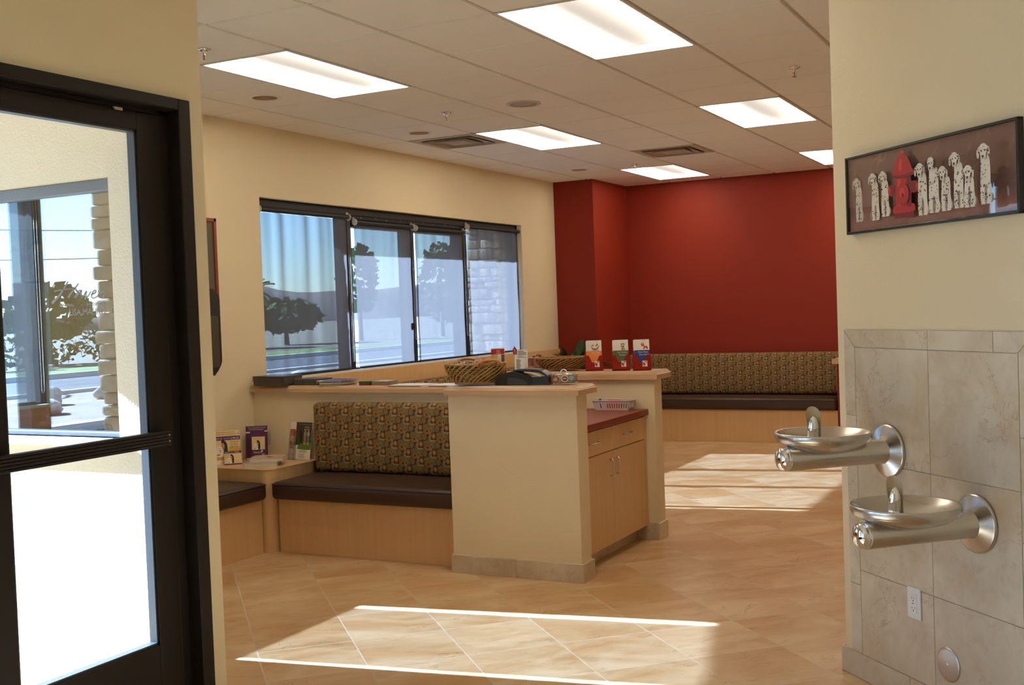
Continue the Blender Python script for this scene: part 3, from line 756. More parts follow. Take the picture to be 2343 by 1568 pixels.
# bench under the big window, behind the counter
t = thing('bench', 'built-in bench under the wide window, only its patterned back showing over the ledge', 'bench', (-1.3, 5, 0), 0, GB)
MB().box((XL+.002, 2.33, 0), (-1.12, 6.70, .352)).build('base', M_MAPLE, t, bevel=.002)
MB().rbox((XL+.14, 2.34, .354), (-1.06, 6.69, .468), .032, puff={(2, 1): .014}).build('seat_cushion', M_VINYL, t)
MB().rbox((XL+.026, 2.335, .478), (XL+.128, 6.69, .940), .03, puff={(0, 1): .012}, mid=20).build('back_cushion', M_FABY, t)
# long bench at the red wall
t = thing('bench', 'long built-in bench against the deep red wall', 'bench', (.1, 8, 0), 0, GB)
MB().box((-1.142, 7.745, 0), (1.333, 8.288, .352)).build('base', M_MAPLE, t, bevel=.002)
MB().rbox((-1.142, 7.69, .354), (1.330, 8.13, .482), .034, puff={(2, 1): .012}).build('seat_cushion', M_VINYL, t)
MB().tube(piping_loop(-1.140, 1.328, 7.692, 8.12, .460), .0045, 6, closed=True).build('piping', M_PIPING, t)
MB().rbox((-1.142, 8.14, .492), (1.420, 8.288, .948), .035, puff={(1, -1): .012}).build('back_cushion', M_FABX, t)
# corner tables
def corner_table(lab, x0, x1, y0, y1, rc, z=.545):
    t = thing('corner_table', lab, 'table', ((x0+x1)/2, (y0+y1)/2, 0), 0, 'maple corner tables')
    def outline(o):
        c = rc
        if rc[0] > 0:   # rounded corner at (x1, y0)
            r = rc[0]; p = [(x0, y0+o)]+[(x1-o-r+r*math.sin(a), y0+o+r-r*math.cos(a)) for a in [i*PI/20 for i in range(11)]]+[(x1-o, y1), (x0, y1)]
        else: p = [(x0, y0), (x1, y0), (x1, y1), (x0, y1)]
        return p
    MB().prism(outline(.004), 0, z-.003, 0, None, True).build('base', M_MAPLE, t)
    MB().prism(outline(0), z-.004, z, 0).build('table_top', M_MAPLEX, t)
corner_table('rounded maple corner table between two brown seats, covered with leaflets and books', XL+.001, -1.052, 1.580, 2.119, (.075,))
corner_table('maple corner table under the leafy plant beside the red pilaster', XL+.03, -1.06, 6.705, 7.277, (0,))

# ================================================================== COUNTER CABINET
CX = 1.108
t = thing('base_cabinet', 'maple base cabinet with two drawers and two doors under the red counter', 'cabinet', (.85, 2.2, 0))
MB().box((.435, 1.684, .092), (CX-.018, 2.742, .812)).box((CX-.018, 2.700, .092), (CX, 2.742, .806)).build('body', M_MAPLE, t)
MB().box((.435, 1.70, 0), (1.03, 2.731, .0915)).build('toe_kick', M_TILE, t)
def pull(p, axis, L):
    m = MB(); r = .0042; o = .026
    a, b = Vector(p), Vector(p); a[axis] -= L/2; b[axis] += L/2
    pts = [a, a+Vector((o*.7, 0, 0))]
    c = Vector((0, 0, 0)); c[axis] = .008
    pts += [a+Vector((o, 0, 0))+c, b+Vector((o, 0, 0))-c, b+Vector((o*.7, 0, 0)), b]
    return m.tube(pts, r, 8)
for (ya, yb) in ((1.685, 2.166), (2.170, 2.698)):
    d = MB().box((CX-.017, ya, .660), (CX, yb, .803)).build('drawer', M_MAPLE, t, bevel=.0015)
    pull((CX-.002, (ya+yb)/2+(-.045 if ya < 2 else -.03), .733), 1, .125).build('handle', M_NICKEL, d)
    d = MB().box((CX-.017, ya, .094), (CX, yb, .655)).build('door', M_MAPLE, t, bevel=.0015)
    pull((CX-.002, 2.125 if ya < 2 else 2.222, .557), 2, .098).build('handle', M_NICKEL, d)
t = tag(MB().box((.432, 1.672, .815), (1.130, 2.743, .852)).build('countertop', M_LAMI, bevel=.003), 'dark red laminate countertop on the maple cabinet between two half walls', 'countertop')

# ================================================================== DRINKING FOUNTAINS
def fountain(s, z, lab):
    t = thing('drinking_fountain', lab, 'fountain', FW(s, .0088, z), RW, 'round steel drinking fountains', True)
    MXX = Matrix.Rotation(PI/2, 4, 'Y')           # lathe axis -> local x (out of the wall)
    m = MB().lathe([(.047, .030), (.060, .024), (.094, .013), (.0995, .011), (.1005, .007), (.1005, 0), (0, 0)], 64, MXX); m.build('flange', M_STEEL, t)
    m = MB().lathe([(.0465, .0), (.0465, .032), (.0455, .033), (.0455, .115), (.0450, .116), (.0450, .4405), (.0445, .4415), (0, .4415)], 48, MXX); m.build('arm', M_STEEL, t)
    m = MB().lathe([(.0445, .4415), (.0450, .444), (.0445, .448), (.041, .452), (.043, .454), (.041, .461), (.034, .469), (.022, .475), (.008, .4775), (0, .478)], 48, MXX); m.build('push_button', M_CHROME, t)
    B = T(.283, 0, 0)
    bowl = [(0, .038), (.05, .040), (.095, .051), (.135, .068), (.158, .082), (.167, .090), (.172, .0925), (.1755, .0915), (.1765, .086), (.1765, .070), (.1745, .0665), (.1725, .064), (.1725, .061), (.150, .047), (.115, .031), (.075, .020), (.04, .016), (0, .015)]
    m = MB().lathe(bowl, 72, B); m.build('basin', M_STEEL, t)
    m = MB().lathe([(0, .0395), (.022, .0395), (.022, .042), (.0, .0425)], 24, B); m.build('drain', M_DARK, t)
    Bu = T(.328, .0, .058)
    m = MB(); pr = [(.027, -.012), (.0275, .006), (.023, .0085), (.0195, .012), (.0205, .03), (.0195, .05), (.0165, .068), (.0115, .084), (.005, .093), (0, .0945)]
    m.lathe(pr, 32, Bu @ Matrix.Rotation(math.radians(-6), 4, 'X')); m.build('bubbler', M_CHROME, t)
    m = MB(); n = 10; W_ = [(-.012, .019), (.02, .020), (.05, .023), (.085, .026), (.105, .0255), (.118, .021), (.126, .012), (.128, .003)]
    G2 = T(.318, .012, .058) @ RZ(RG)
    for sd in (0, .004):
        o = len(m.v)
        for (zz, w) in W_:
            for j in range(n+1):
                x = -w+2*w*j/n; m.v.append(tuple(G2 @ Vector((x-.010*(zz/.13), .017-.012*(x/.026)**2+.010*math.sin(zz*18)+sd, zz))))
        for i in range(len(W_)-1):
            for j in range(n):
                a = o+i*(n+1)+j; m.f.append([a, a+1, a+n+2, a+n+1]); m.m.append(0); m.s.append(True)
    m.build('mouth_guard', plain('ivory_guard', (.72, .56, .36), .35), t)
RG = math.radians(160)
fountain(.333, .945, 'upper round steel drinking fountain, nearer the wall edge')
fountain(.810, .750, 'lower round steel drinking fountain, right above the white outlet')
# outlet
t = thing('wall_outlet', 'white duplex outlet plate on the beige tile under the lower fountain', 'outlet', FW(.466, .0088, .3935), TH, local=True)
MB().rbox((-.0385, -.006, -.0585), (.0385, 0, .0585), .003, mid=2).build('plate', M_WHITEP, t)
r_ = MB().rbox((-.0175, -.0085, -.0345), (.0175, -.005, .0345), .002, mid=2).build('receptacle', plain('outlet_face', (.80, .80, .80), .3), t)
m = MB()
for zz in (.018, -.018):
    m.box((-.0085, -.0089, zz-.002), (-.0068, -.0084, zz+.006)); m.box((.0062, -.0089, zz-.001), (.0079, -.0084, zz+.006)); m.cyl((0, -.0089, zz-.008), (0, -.0084, zz-.008), .0026, seg=10)
m.box((-.006, -.0089, -.0016), (-.0015, -.0084, .0016)); m.box((.0015, -.0089, -.0016), (.006, -.0084, .0016))
m.build('slot', M_BLACKM, r_)
for zz in (.048, -.048): MB().cyl((0, -.0068, zz), (0, -.0055, zz), .003, seg=10).build('screw', M_WHITEP, t)
# cleanout cover
t = thing('cleanout_cover', 'round brushed steel cleanout cover low on the beige tile', 'cover', FW(.645, .0088, .218), TH, local=True)
MB().lathe([(0, .0055), (.052, .0055), (.058, .004), (.0615, .001), (.0615, 0), (0, 0)], 48, RX(PI/2)).build('disc', plain('speckled_steel', (.60, .57, .53), .38, 1.0, var=.12, vs=500), t)
MB().lathe([(0, .0075), (.003, .0075), (.006, .006), (.006, .005), (0, .005)], 16, RX(PI/2)).build('screw', M_CHROME, t)

# ================================================================== FLAT PRINT HELPERS
class Pr(MB):
    """flat inks laid on a plane: x = u, z = v, facing local -y; each layer a hair in front of the last"""
    def __init__(s, e=.00012): super().__init__(); s.mats = []; s.l = 0; s.e = e; s.open = True
    def ink(s, c):
        c = c if not isinstance(c, str) else INK[c]
        m = flat(c)
        if m not in s.mats: s.mats.append(m)
        s.l += 1; return s.mats.index(m)
    def pg(s, c, pts): i = s.ink(c); s.poly([(x, -s.l*s.e, z) for x, z in pts], i); return s
    def rc(s, c, x0, z0, x1, z1): return s.pg(c, [(x0, z0), (x1, z0), (x1, z1), (x0, z1)])
    def el(s, c, cx, cz, rx, rz, rot=0.0, n=20):
        ca, sa = math.cos(rot), math.sin(rot)
        return s.pg(c, [(cx+rx*math.cos(2*PI*i/n)*ca-rz*math.sin(2*PI*i/n)*sa, cz+rx*math.cos(2*PI*i/n)*sa+rz*math.sin(2*PI*i/n)*ca) for i in range(n)])
    def blob(s, c, pts): return s.pg(c, smooth2(list(pts)+[pts[0]], 5)[:-1])
    def tx(s, c, txt, size, x, z, align='LEFT', sx=1.0, shear=0.0, rot=0.0):
        i = s.ink(c); s.text(txt, size, T(x, -s.l*s.e, z) @ RX(PI/2) @ RZ(rot), i, align, sx, shear); return s
    def bars(s, c, x0, z0, x1, n, dz, h, seed=1):
        r = random.Random(seed)
        for k_ in range(n): s.rc(c, x0, z0-k_*dz-h, x0+(x1-x0)*r.uniform(.6, 1), z0-k_*dz)
        return s
    def done(s, name, parent, M=None):
        if M is not None: s.v = [tuple(M @ Vector(p)) for p in s.v]
        return s.build(name, s.mats, parent, world=False)
INK = dict(white=srgb(238, 230, 218), black=srgb(28, 24, 24), purple=srgb(92, 34, 84), cream=srgb(232, 202, 142), gold=srgb(216, 168, 62), red=srgb(190, 24, 18), skin=srgb(206, 140, 104), hair=srgb(30, 22, 24), brown=srgb(110, 66, 36),
 tan=srgb(214, 176, 112), green=srgb(96, 128, 44), dkgreen=srgb(58, 70, 34), blue=srgb(40, 66, 140), ltblue=srgb(150, 176, 214), orange=srgb(236, 138, 34), grey=srgb(120, 114, 108), dkbrown=srgb(62, 52, 38), pink=srgb(220, 120, 110), olive=srgb(86, 92, 44), navy=srgb(30, 50, 120))

# ================================================================== PUPPY PICTURE
PW, PH = .938, .303
t = thing('framed_picture', 'long black framed print of spotted puppies around a red fire hydrant', 'picture', FW(.1205, .002, 1.777), TH)
m = MB(); f = .011; D = .024
m.box((0, -D, 0), (PW, 0, f)); m.box((0, -D, PH-f), (PW, 0, PH)); m.box((0, -D, 0), (f, 0, PH)); m.box((PW-f, -D, 0), (PW, 0, PH))
m.build('frame', plain('black_frame', (.012, .011, .012), .25), t, world=False, bevel=.002)
k = N('brown_backdrop'); p = k.obj()
c = k.mix(k.noise(p, 9, 5, .6, 1.2), srgb(104, 70, 62), srgb(146, 102, 88))
c = k.mix(k.ramp(k.xyz(p)[2], .09, .03), c, srgb(164, 112, 96))
c = k.mix(k.math('MULTIPLY', k.math('LESS_THAN', k.math('ABSOLUTE', k.math('SUBTRACT', k.noise(p, 5, 3, .5, 2.0), .5)), .008), .4), c, srgb(176, 136, 116))
M_BACKD = k.surf(k.bsdf(c, .6))
MB().box((f, -.012, f), (PW-f, -.004, PH-f)).build('backing', M_BACKD, t, world=False)
P = Pr(.00015)
ox, oz = .1205, 1.777
def pup(hx, hz, fx, fz, w, ear='white', seed=0, side=1, hs=1.0):
    r = random.Random(seed); hx -= ox; hz -= oz; fx -= ox; fz -= oz
    W0, SH = srgb(226, 214, 200), srgb(150, 132, 120)
    bx = (hx+fx)/2; h = hz-fz; R = .020*hs
    P.el(SH, bx+.012*side, fz+.02, w*.75, .02)                                             # haunch in shade
    P.blob(W0, [(bx-w*.55, hz-.02), (bx+w*.55, hz-.02), (bx+w*.72, fz+.05), (bx+w*.85, fz+.02), (bx+w*.6, fz+.004), (bx-w*.5, fz+.004), (bx-w*.7, fz+.04)])
    P.blob(SH, [(bx-w*.12, fz+.055), (bx+w*.18, fz+.055), (bx+w*.2, fz+.006), (bx-w*.14, fz+.006)])
    for sx in (-.36, .42):                                                                 # front legs and paws
        P.blob(W0, [(bx+sx*w-.007, fz+.075), (bx+sx*w+.008, fz+.075), (bx+sx*w+.008, fz+.012), (bx+sx*w+.011, fz+.002), (bx+sx*w-.010, fz+.002), (bx+sx*w-.007, fz+.012)])
    for _ in range(int(26*w/.03)):
        a, b = r.uniform(-.62, .62), r.uniform(.02, .92)
        P.el('black', bx+a*w, fz+.008+b*(h-.03), r.uniform(.0012, .0033), r.uniform(.0012, .0036), r.uniform(0, 3), 8)
    e = srgb(40, 34, 34) if ear == 'black' else srgb(206, 192, 178)
    for s in (-1, 1):
        P.blob(e, [(hx+s*R*.6, hz+R*.75), (hx+s*R*1.25, hz+R*.3), (hx+s*R*1.3, hz-R*.7), (hx+s*R*.95, hz-R*.95), (hx+s*R*.75, hz)])
    P.blob(W0, [(hx-R*.85, hz+R*.3), (hx-R*.4, hz+R*.95), (hx+R*.4, hz+R*.95), (hx+R*.85, hz+R*.3), (hx+R*.55, hz-R*.5), (hx+R*.42, hz-R*1.15), (hx-R*.42, hz-R*1.15), (hx-R*.55, hz-R*.5)])
    for s in (-1, 1):
        P.el('black', hx+s*R*.38, hz+R*.05, R*.13, R*.15, 0, 10)
        for _ in range(5): P.el('black', hx+s*R*r.uniform(.75, 1.2), hz+R*r.uniform(-.75, .5), R*r.uniform(.06, .14), R*r.uniform(.06, .15), 0, 8)
    for _ in range(7): P.el('black', hx+R*r.uniform(-.55, .55), hz+R*r.uniform(-.2, .8), R*.06, R*.07, 0, 6)
    P.el('black', hx+R*.05, hz-R*.78, R*.22, R*.17, 0, 10); P.blob(SH, [(hx-R*.25, hz-R*1.0), (hx+R*.28, hz-R*1.0), (hx, hz-R*1.12)])
pup(.186, 1.972, .198, 1.822, .030, seed=1)
pup(.300, 1.977, .316, 1.818, .032, seed=2, side=-1)
pup(.374, 1.975, .386, 1.826, .032, seed=3)
# hydrant
hx, R1, R2, R3 = .5-ox, srgb(178, 28, 30), srgb(206, 52, 48), srgb(122, 12, 16)
def hy(c, pts): P.blob(c, [(hx+a, b-oz) for a, b in pts])
P.rc(R3, hx-.052, 1.812-oz, hx+.058, 1.836-oz)
hy(R1, [(-.062, 1.845), (-.045, 1.86), (.05, 1.86), (.066, 1.845), (.055, 1.832), (-.052, 1.832)])
P.rc(R1, hx-.044, 1.85-oz, hx+.046, 1.962-oz); P.rc(R3, hx+.022, 1.85-oz, hx+.046, 1.962-oz); P.rc(R2, hx-.030, 1.856-oz, hx-.012, 1.956-oz)
for s in (-1, 1):
    hy(R3, [(s*.044, 1.90), (s*.072, 1.896), (s*.086, 1.908), (s*.086, 1.926), (s*.072, 1.938), (s*.044, 1.934)]); P.el(R1, hx+s*.079, 1.917-oz, .009, .017); P.el(R2, hx+s*.082, 1.92-oz, .004, .008)
hy(R1, [(-.060, 1.972), (-.05, 1.985), (-.044, 2.005), (-.02, 2.035), (.02, 2.035), (.044, 2.005), (.054, 1.985), (.066, 1.972), (.05, 1.958), (-.044, 1.958)])
hy(R3, [(-.060, 1.972), (0, 1.966), (.066, 1.972), (.05, 1.958), (-.044, 1.958)]); hy(R2, [(-.022, 1.985), (-.018, 2.016), (-.004, 2.026), (-.004, 1.985)])
P.rc(R1, hx-.010, 2.030-oz, hx+.010, 2.048-oz); P.el(R2, hx, 2.049-oz, .012, .006)
P.el(R3, hx+.002, 1.896-oz, .036, .040); P.el(R1, hx, 1.897-oz, .033, .037); P.el(R2, hx-.004, 1.902-oz, .016, .018); P.el(R3, hx, 1.893-oz, .007, .008)
pup(.604, 1.972, .618, 1.810, .036, seed=4, hs=1.1); pup(.676, 1.984, .690, 1.812, .038, ear='black', seed=5, hs=1.05)
pup(.747, 1.944, .768, 1.812, .034, seed=6, hs=1.05); pup(.820, 1.980, .845, 1.814, .034, seed=7, hs=1.05)
pup(.969, 1.985, .972, 1.814, .034, seed=9, hs=1.15); pup(.905, 1.925, .905, 1.810, .034, seed=8, hs=1.1)
P.done('print', t, T(0, -.0122, 0))
MB().box((f-.001, -.021, f-.001), (PW-f+.001, -.0195, PH-f+.001)).build('glass', M_PICGLASS, t, world=False)

# ================================================================== WALL THINGS BESIDE THE ENTRANCE WALL
t = thing('framed_picture', 'red framed picture on the window wall, mostly hidden by the entrance wall edge', 'picture', (XL, 1.30, 1.45))
m = MB(); y0, y1, z0, z1 = .92, 1.787, 1.46, 2.226
m.box((XL+.002, y0, z0), (XL+.028, y0+.025, z1)); m.box((XL+.002, y1-.025, z0), (XL+.028, y1, z1)); m.box((XL+.002, y0, z0), (XL+.028, y1, z0+.025)); m.box((XL+.002, y0, z1-.025), (XL+.028, y1, z1))
m.build('frame', plain('red_frame', (.25, .045, .02), .4), t, bevel=.003)
MB().box((XL+.004, y0+.02, z0+.02), (XL+.018, y1-.02, z1-.02)).build('print', plain('khaki_print', (.10, .085, .055), .5, var=.15, vs=5), t)
t = thing('wall_rack', 'black rounded wall rack with literature behind the entrance wall edge', 'rack', (XL, 1.58, 1.15))
def rrect(y0, y1, z0, z1, r, n=6):
    p = []
    for (cy, cz, a0) in ((y1-r, z0+r, -PI/2), (y1-r, z1-r, 0), (y0+r, z1-r, PI/2), (y0+r, z0+r, PI)):
        p += [(cy+r*math.cos(a0+i*PI/2/n), cz+r*math.sin(a0+i*PI/2/n)) for i in range(n+1)]
    return p
MYZ = Matrix(((0, 0, 1, 0), (1, 0, 0, 0), (0, 1, 0, 0), (0, 0, 0, 1)))      # local (x,y,z) -> world (z,x,y)
MB().prism(rrect(1.36, 1.690, 1.185, 1.742, .085), XL+.032, XL+.115, 0, MYZ, True).build('shell', M_BLACKM, t, bevel=.012, seg=3)
MB().prism(rrect(1.39, 1.662, 1.215, 1.560, .02), XL+.1155, XL+.121, 0, MYZ).build('window', plain('smoked_window', (.07, .06, .045), .3), t)
MB().prism([(1.36, 1.20), (1.62, 1.16), (1.665, 1.20)], XL+.032, XL+.11, 0, MYZ).build('tray', M_BLACKM, t)
MB().box((XL+.0005, 1.42, 1.30), (XL+.033, 1.62, 1.44)).build('bracket', M_BLACKM, t)
# ================================================================== THINGS ON THE FRONT LEDGE
Z1, Z2, Z3 = 1.0975, 1.1005, 1.0555
def wicker(name, lab, loc, rz, rx, ry, h, tilt, group, handle_ang, hcol, strand):
    t = thing(name, lab, 'basket', loc, rz, group, True)
    M_W = plain('willow_'+name+str(len(bpy.data.materials)), strand, .45, var=.3, vs=30)
    M_D = plain('willow_dark', tuple(x*.38 for x in strand), .7, var=.4, vs=60)
    def P3(a, f, off=0.0):
        """point on the basket wall: a angle, f 0 (base) .. 1 (rim)"""
        k_ = .66+.34*math.sin(f*PI/2)+off; z = .012+(h-.012)*f
        q = 2.6; ca, sa = math.cos(a), math.sin(a)
        rr = 1/(abs(ca)**q+abs(sa)**q)**(1/q)
        return Vector((rx*k_*rr*ca, ry*k_*rr*sa, z+tilt*ca*f))
    m = MB(); n = 48; k2 = 8
    for j in range(k2+1):
        for i in range(n): m.v.append(tuple(P3(2*PI*i/n, j/k2, -.035)))
    for j in range(k2):
        for i in range(n): m.f.append([j*n+i, j*n+(i+1) % n, (j+1)*n+(i+1) % n, (j+1)*n+i]); m.m.append(0); m.s.append(True)
    m.poly([tuple(P3(2*PI*i/n, 0, -.035)) for i in range(n)]); m.open = True
    m.build('lining', M_D, t)
    m = MB()
    NS = 30
    for i in range(NS):                                              # slanted thick rods
        a0 = 2*PI*i/NS+random.uniform(-.03, .03); sl = -1.05 if i % 1 == 0 else 1
        m.tube([P3(a0+sl*(1-f)*.9, f, .012+.014*math.sin(f*PI)) for f in [q/9 for q in range(10)]], .0042, 6, rs=[.0042+random.uniform(-.0006, .0006)]*10)
    for i in range(NS):                                              # counter strands behind
        a0 = 2*PI*(i+.5)/NS
        m.tube([P3(a0-.55*(1-f), f, -.012) for f in [q/6 for q in range(7)]], .003, 5)
    for j in range(7):                                               # weaving rounds
        f = .10+.11*j
        m.tube([P3(2*PI*i/60, f+.025*math.sin(i*PI/2+j*PI), .0+.012*math.sin(i*PI/2+j*PI)) for i in range(60)], .0026, 5, closed=True)
    for j in range(2):
        m.tube([P3(2*PI*i/60, .0+.05*j, .03+.014*math.sin(i*1.57+j*3)) for i in range(60)], .0038, 6, closed=True)
    m.build('woven_side', M_W, t)
    m = MB()
    for j in range(3):
        m.tube([P3(2*PI*i/72, 1.0+.03*math.sin(i*PI/4+j*2*PI/3), .015*math.cos(i*PI/4+j*2*PI/3)) for i in range(72)], .0046, 6, closed=True)
    m.build('braided_rim', M_W, t)
    M_H = plain('handle_wood', hcol, .3)
    for a in handle_ang:
        m = MB(); c = P3(a, 1.0); tang = (P3(a+.02, 1)-P3(a-.02, 1)).normalized(); out = Vector((math.cos(a), math.sin(a), 0))
        L = .072
        pts = [c+tang*(L*math.cos(PI*q/12))+Vector((0, 0, -.012+.034*math.sin(PI*q/12)))+out*.012 for q in range(13)]
        m.tube(pts, .008, 10)
        hd = m.build('handle', M_H, t, world=False)
        for s in (-1, 1):
            b = MB()
            for q in range(5):
                cc = c+tang*s*(L*.80-q*.0035)+Vector((0, 0, .004))+out*.008
                b.tube([cc+out*.013*math.cos(v)+Vector((0, 0, .017*math.sin(v))) for v in [w*PI/5 for w in range(10)]], .0018, 5, closed=True)
            b.build('twine', plain('jute', (.42, .26, .11), .8), hd, world=False)
    return t, P3
GBK = 'wicker baskets on the counter ledges'
bk, BP = wicker('wicker_basket', 'wicker basket heaped with wrapped candies on the front counter ledge', (.487, 1.622, Z1), math.radians(26), .176, .132, .125, .0, GBK, (-PI/2+.45, PI/2+.3), (.50, .17, .02), (.46, .27, .09))
wicker('wicker_basket', 'low wicker basket on the back counter ledge in front of the plant', (.470, 2.848, Z2), math.radians(10), .172, .118, .088, .0, GBK, (PI-.25, .12), (.34, .10, .018), (.36, .17, .045))
# candies
random.seed(3)
def candy(lab, c1, c2, loc, rz, sc_):
    t = thing('wrapped_candy', lab, 'candy', loc, rz, 'wrapped candies in the basket')
    MB().lathe([(0, -.016), (.009, -.013), (.0145, -.005), (.0150, .004), (.010, .013), (0, .016)], 14, RY(PI/2) @ Matrix.Scale(sc_, 4)).build('sweet', plain('candy_%d' % len(bpy.data.materials), c1, .2, var=.3, vs=120), t, world=False)
    m = MB()
    for s in (-1, 1):
        vs = [(s*.014, 0, 0)]
        for i in range(9):
            a = -1.1+2.2*i/8; vs.append((s*(.014+.022*math.cos(a)), .022*math.sin(a), .006*(-1)**i))
        m.add([Vector(v)*sc_ for v in vs], [(0, i, i+1) for i in range(1, 9)])
    m.lathe([(0, -.0175), (.0105, -.014), (.0162, -.005), (.0165, .005), (.0112, .0142), (0, .0175)], 12, RY(PI/2) @ Matrix.Scale(sc_, 4))
    m.open = True; m.build('wrapper', M_CLEARP, t, world=False)
CC = [((.02, .05, .16), 'blue'), ((.42, .03, .03), 'red'), ((.03, .03, .05), 'black'), ((.45, .16, .14), 'pink'), ((.10, .10, .16), 'slate')]
spots = [(-.13, -.03, .118, 1), (-.10, .02, .130, 2), (-.115, -.055, .112, 0), (-.075, -.045, .128, 1), (-.045, .01, .135, 0), (-.03, -.06, .118, 1), (.0, -.02, .135, 3), (.01, .05, .142, 3), (.045, -.055, .118, 4), (.05, .02, .142, 1), (.085, -.03, .130, 2), (.11, .02, .124, 1), (-.05, .07, .125, 4), (.03, .08, .13, 0), (.075, .06, .128, 3), (-.135, .03, .116, 4)]
R26 = RZ(math.radians(26))
nm = {0: 0}
for i, (x, y, z, c) in enumerate(spots):
    q = R26 @ Vector((x, y, 0)); 
    candy('%s wrapped candy in the wicker basket on the front counter ledge' % CC[c][1], CC[c][0], None, (.487+q.x, 1.622+q.y, Z1+z-.012), random.uniform(0, 6), random.uniform(1.1, 1.45))
# red literature holder behind the basket
M_REDP = plain('red_acrylic', (.55, .018, .006), .2)
def holder_shape(t, w, d, hb, hf, lean, vcut, mat):
    Mx = RX(lean)
    m = MB(); th = .0025
    m.box((-w/2, d/2-th, 0), (w/2, d/2, hb), 0, Mx); m.box((-w/2, -d/2, 0), (w/2, d/2, th), 0, Mx)
    m.box((-w/2, -d/2, 0), (-w/2+th, d/2, hf), 0, Mx); m.box((w/2-th, -d/2, 0), (w/2, d/2, hf), 0, Mx)
    if vcut:
        v = [(-w/2, 0), (w/2, 0), (w/2, hf), (w*.30, hf), (w*.13, hf*.52), (-w*.13, hf*.52), (-w*.30, hf), (-w/2, hf)]
        n = len(v)
        m.add([(x, -d/2, z) for x, z in v]+[(x, -d/2+th, z) for x, z in v], [(0, 1, 4, 5), (1, 2, 3, 4), (0, 5, 6, 7), (n, n+5, n+4, n+1), (n+1, n+4, n+3, n+2), (n, n+7, n+6, n+5)]+[(i, n+i, n+(i+1) % n, (i+1) % n) for i in range(n)], 0, False, Mx)
    else: m.box((-w/2, -d/2, 0), (w/2, -d/2+th, hf), 0, Mx)
    return m.build('shell', mat, t, world=False)
lean = math.radians(-14)
def leaflet(lab, loc, rz, off, w, h, pr, group, lean=lean, dx=0, body=None, lift=.004):
    """a folded leaflet standing in a holder; pr draws its front"""
    t = thing('leaflet', lab, 'leaflet', loc, rz, group)
    Mx = RX(lean) @ T(dx, off, lift)
    MB().box((-w/2, 0, 0), (w/2, .0016, h), 0, Mx).build('sheets', body or M_PAPER, t, world=False)
    if pr:
        P = Pr(.00006); pr(P); P.done('print', t, Mx @ T(-w/2, -.0001, 0))
    return t
def red_leaf(P):
    P.rc('red', 0, .168, .06, .20); P.tx('white', 'ASK', .013, .012, .183); P.tx('white', 'HERE', .011, .012, .171)
    P.rc('tan', 0, .02, .02, .166); P.rc('brown', .04, .05, .06, .166); P.bars('red', .024, .15, .036, 10, .01, .003)
hz = math.radians(30)
t = thing('leaflet_holder', 'red holder of red topped leaflets behind the candy basket', 'holder', (.600, 1.714, Z1), hz, 'acrylic leaflet holders')
holder_shape(t, .074, .034, .135, .075, math.radians(-8), False, M_REDP)
MB().box((-.037, -.018, -.0000), (.050, .03, .003)).build('base', M_REDP, t, world=False)
for i in range(5):
    leaflet('red topped leaflet at the front of the holder behind the candy basket' if i == 0 else 'red topped leaflet standing behind the front one in the holder behind the candy basket', (.600, 1.714, Z1), hz, -.010+.004*i, .062, .205, red_leaf, 'leaflets behind the candy basket', lean=math.radians(-8), dx=-.009*i*.5)

# black desktop machine
t = thing('label_printer', 'glossy black humped desktop machine with a silver lever on the front ledge', 'machine', (.815, 1.625, Z1), math.radians(4))
M_GB = plain('gloss_black', (.010, .010, .009), .12)
def sect(m, prof, y0, y1, mat=0, sm=True):
    n = len(prof); m.add([(x, y0, z) for x, z in prof]+[(x, y1, z) for x, z in prof], [(i, (i+1) % n, n+(i+1) % n, n+i) for i in range(n)], mat, sm); m.poly([(x, y0, z) for x, z in prof], mat); m.poly([(x, y1, z) for x, z in reversed(prof)], mat)
m = MB(); top = smooth2([(-.170, .035), (-.150, .052), (-.105, .070), (-.055, .080), (-.01, .070), (.04, .052), (.055, .044)], 4)
sect(m, [(.055, .0), (-.170, 0)]+top, -.055, .055); m.build('body', M_GB, t, world=False, bevel=.004)
m = MB(); top = smooth2([(.040, .046), (.08, .046), (.155, .052)], 3)
sect(m, [(.160, .0), (.04, 0)]+top, -.052, .052); m.build('bin', M_BLACK, t, world=False, bevel=.004)
m = MB(); up = smooth2([(-.075, .083), (-.02, .0905), (.06, .0905), (.105, .082), (.140, .062), (.148, .053)], 5); lo = smooth2([(.138, .050), (.10, .067), (.055, .074), (-.02, .081), (-.075, .080)], 5)
sect(m, up+lo, -.046, .046); m.build('cover', M_BLACK, t, world=False)
m = MB(); up = smooth2([(.010, .077), (.05, .075), (.09, .066), (.120, .054)], 5); lo = smooth2([(.112, .048), (.08, .056), (.045, .066), (.012, .070)], 5)
sect(m, up+lo, -.0535, -.047); m.build('lever', M_CHROME, t, world=False)
m = MB(); tp = smooth2([(-.095, .046), (-.04, .043), (.0, .036), (.03, .020)], 4)
m.poly([(x, -.0557, z) for x, z in [(.03, .004), (-.095, .004)]+tp]); m.build('side_panel', plain('printed_panel', (.035, .033, .028), .45, var=.7, vs=260), t, world=False)
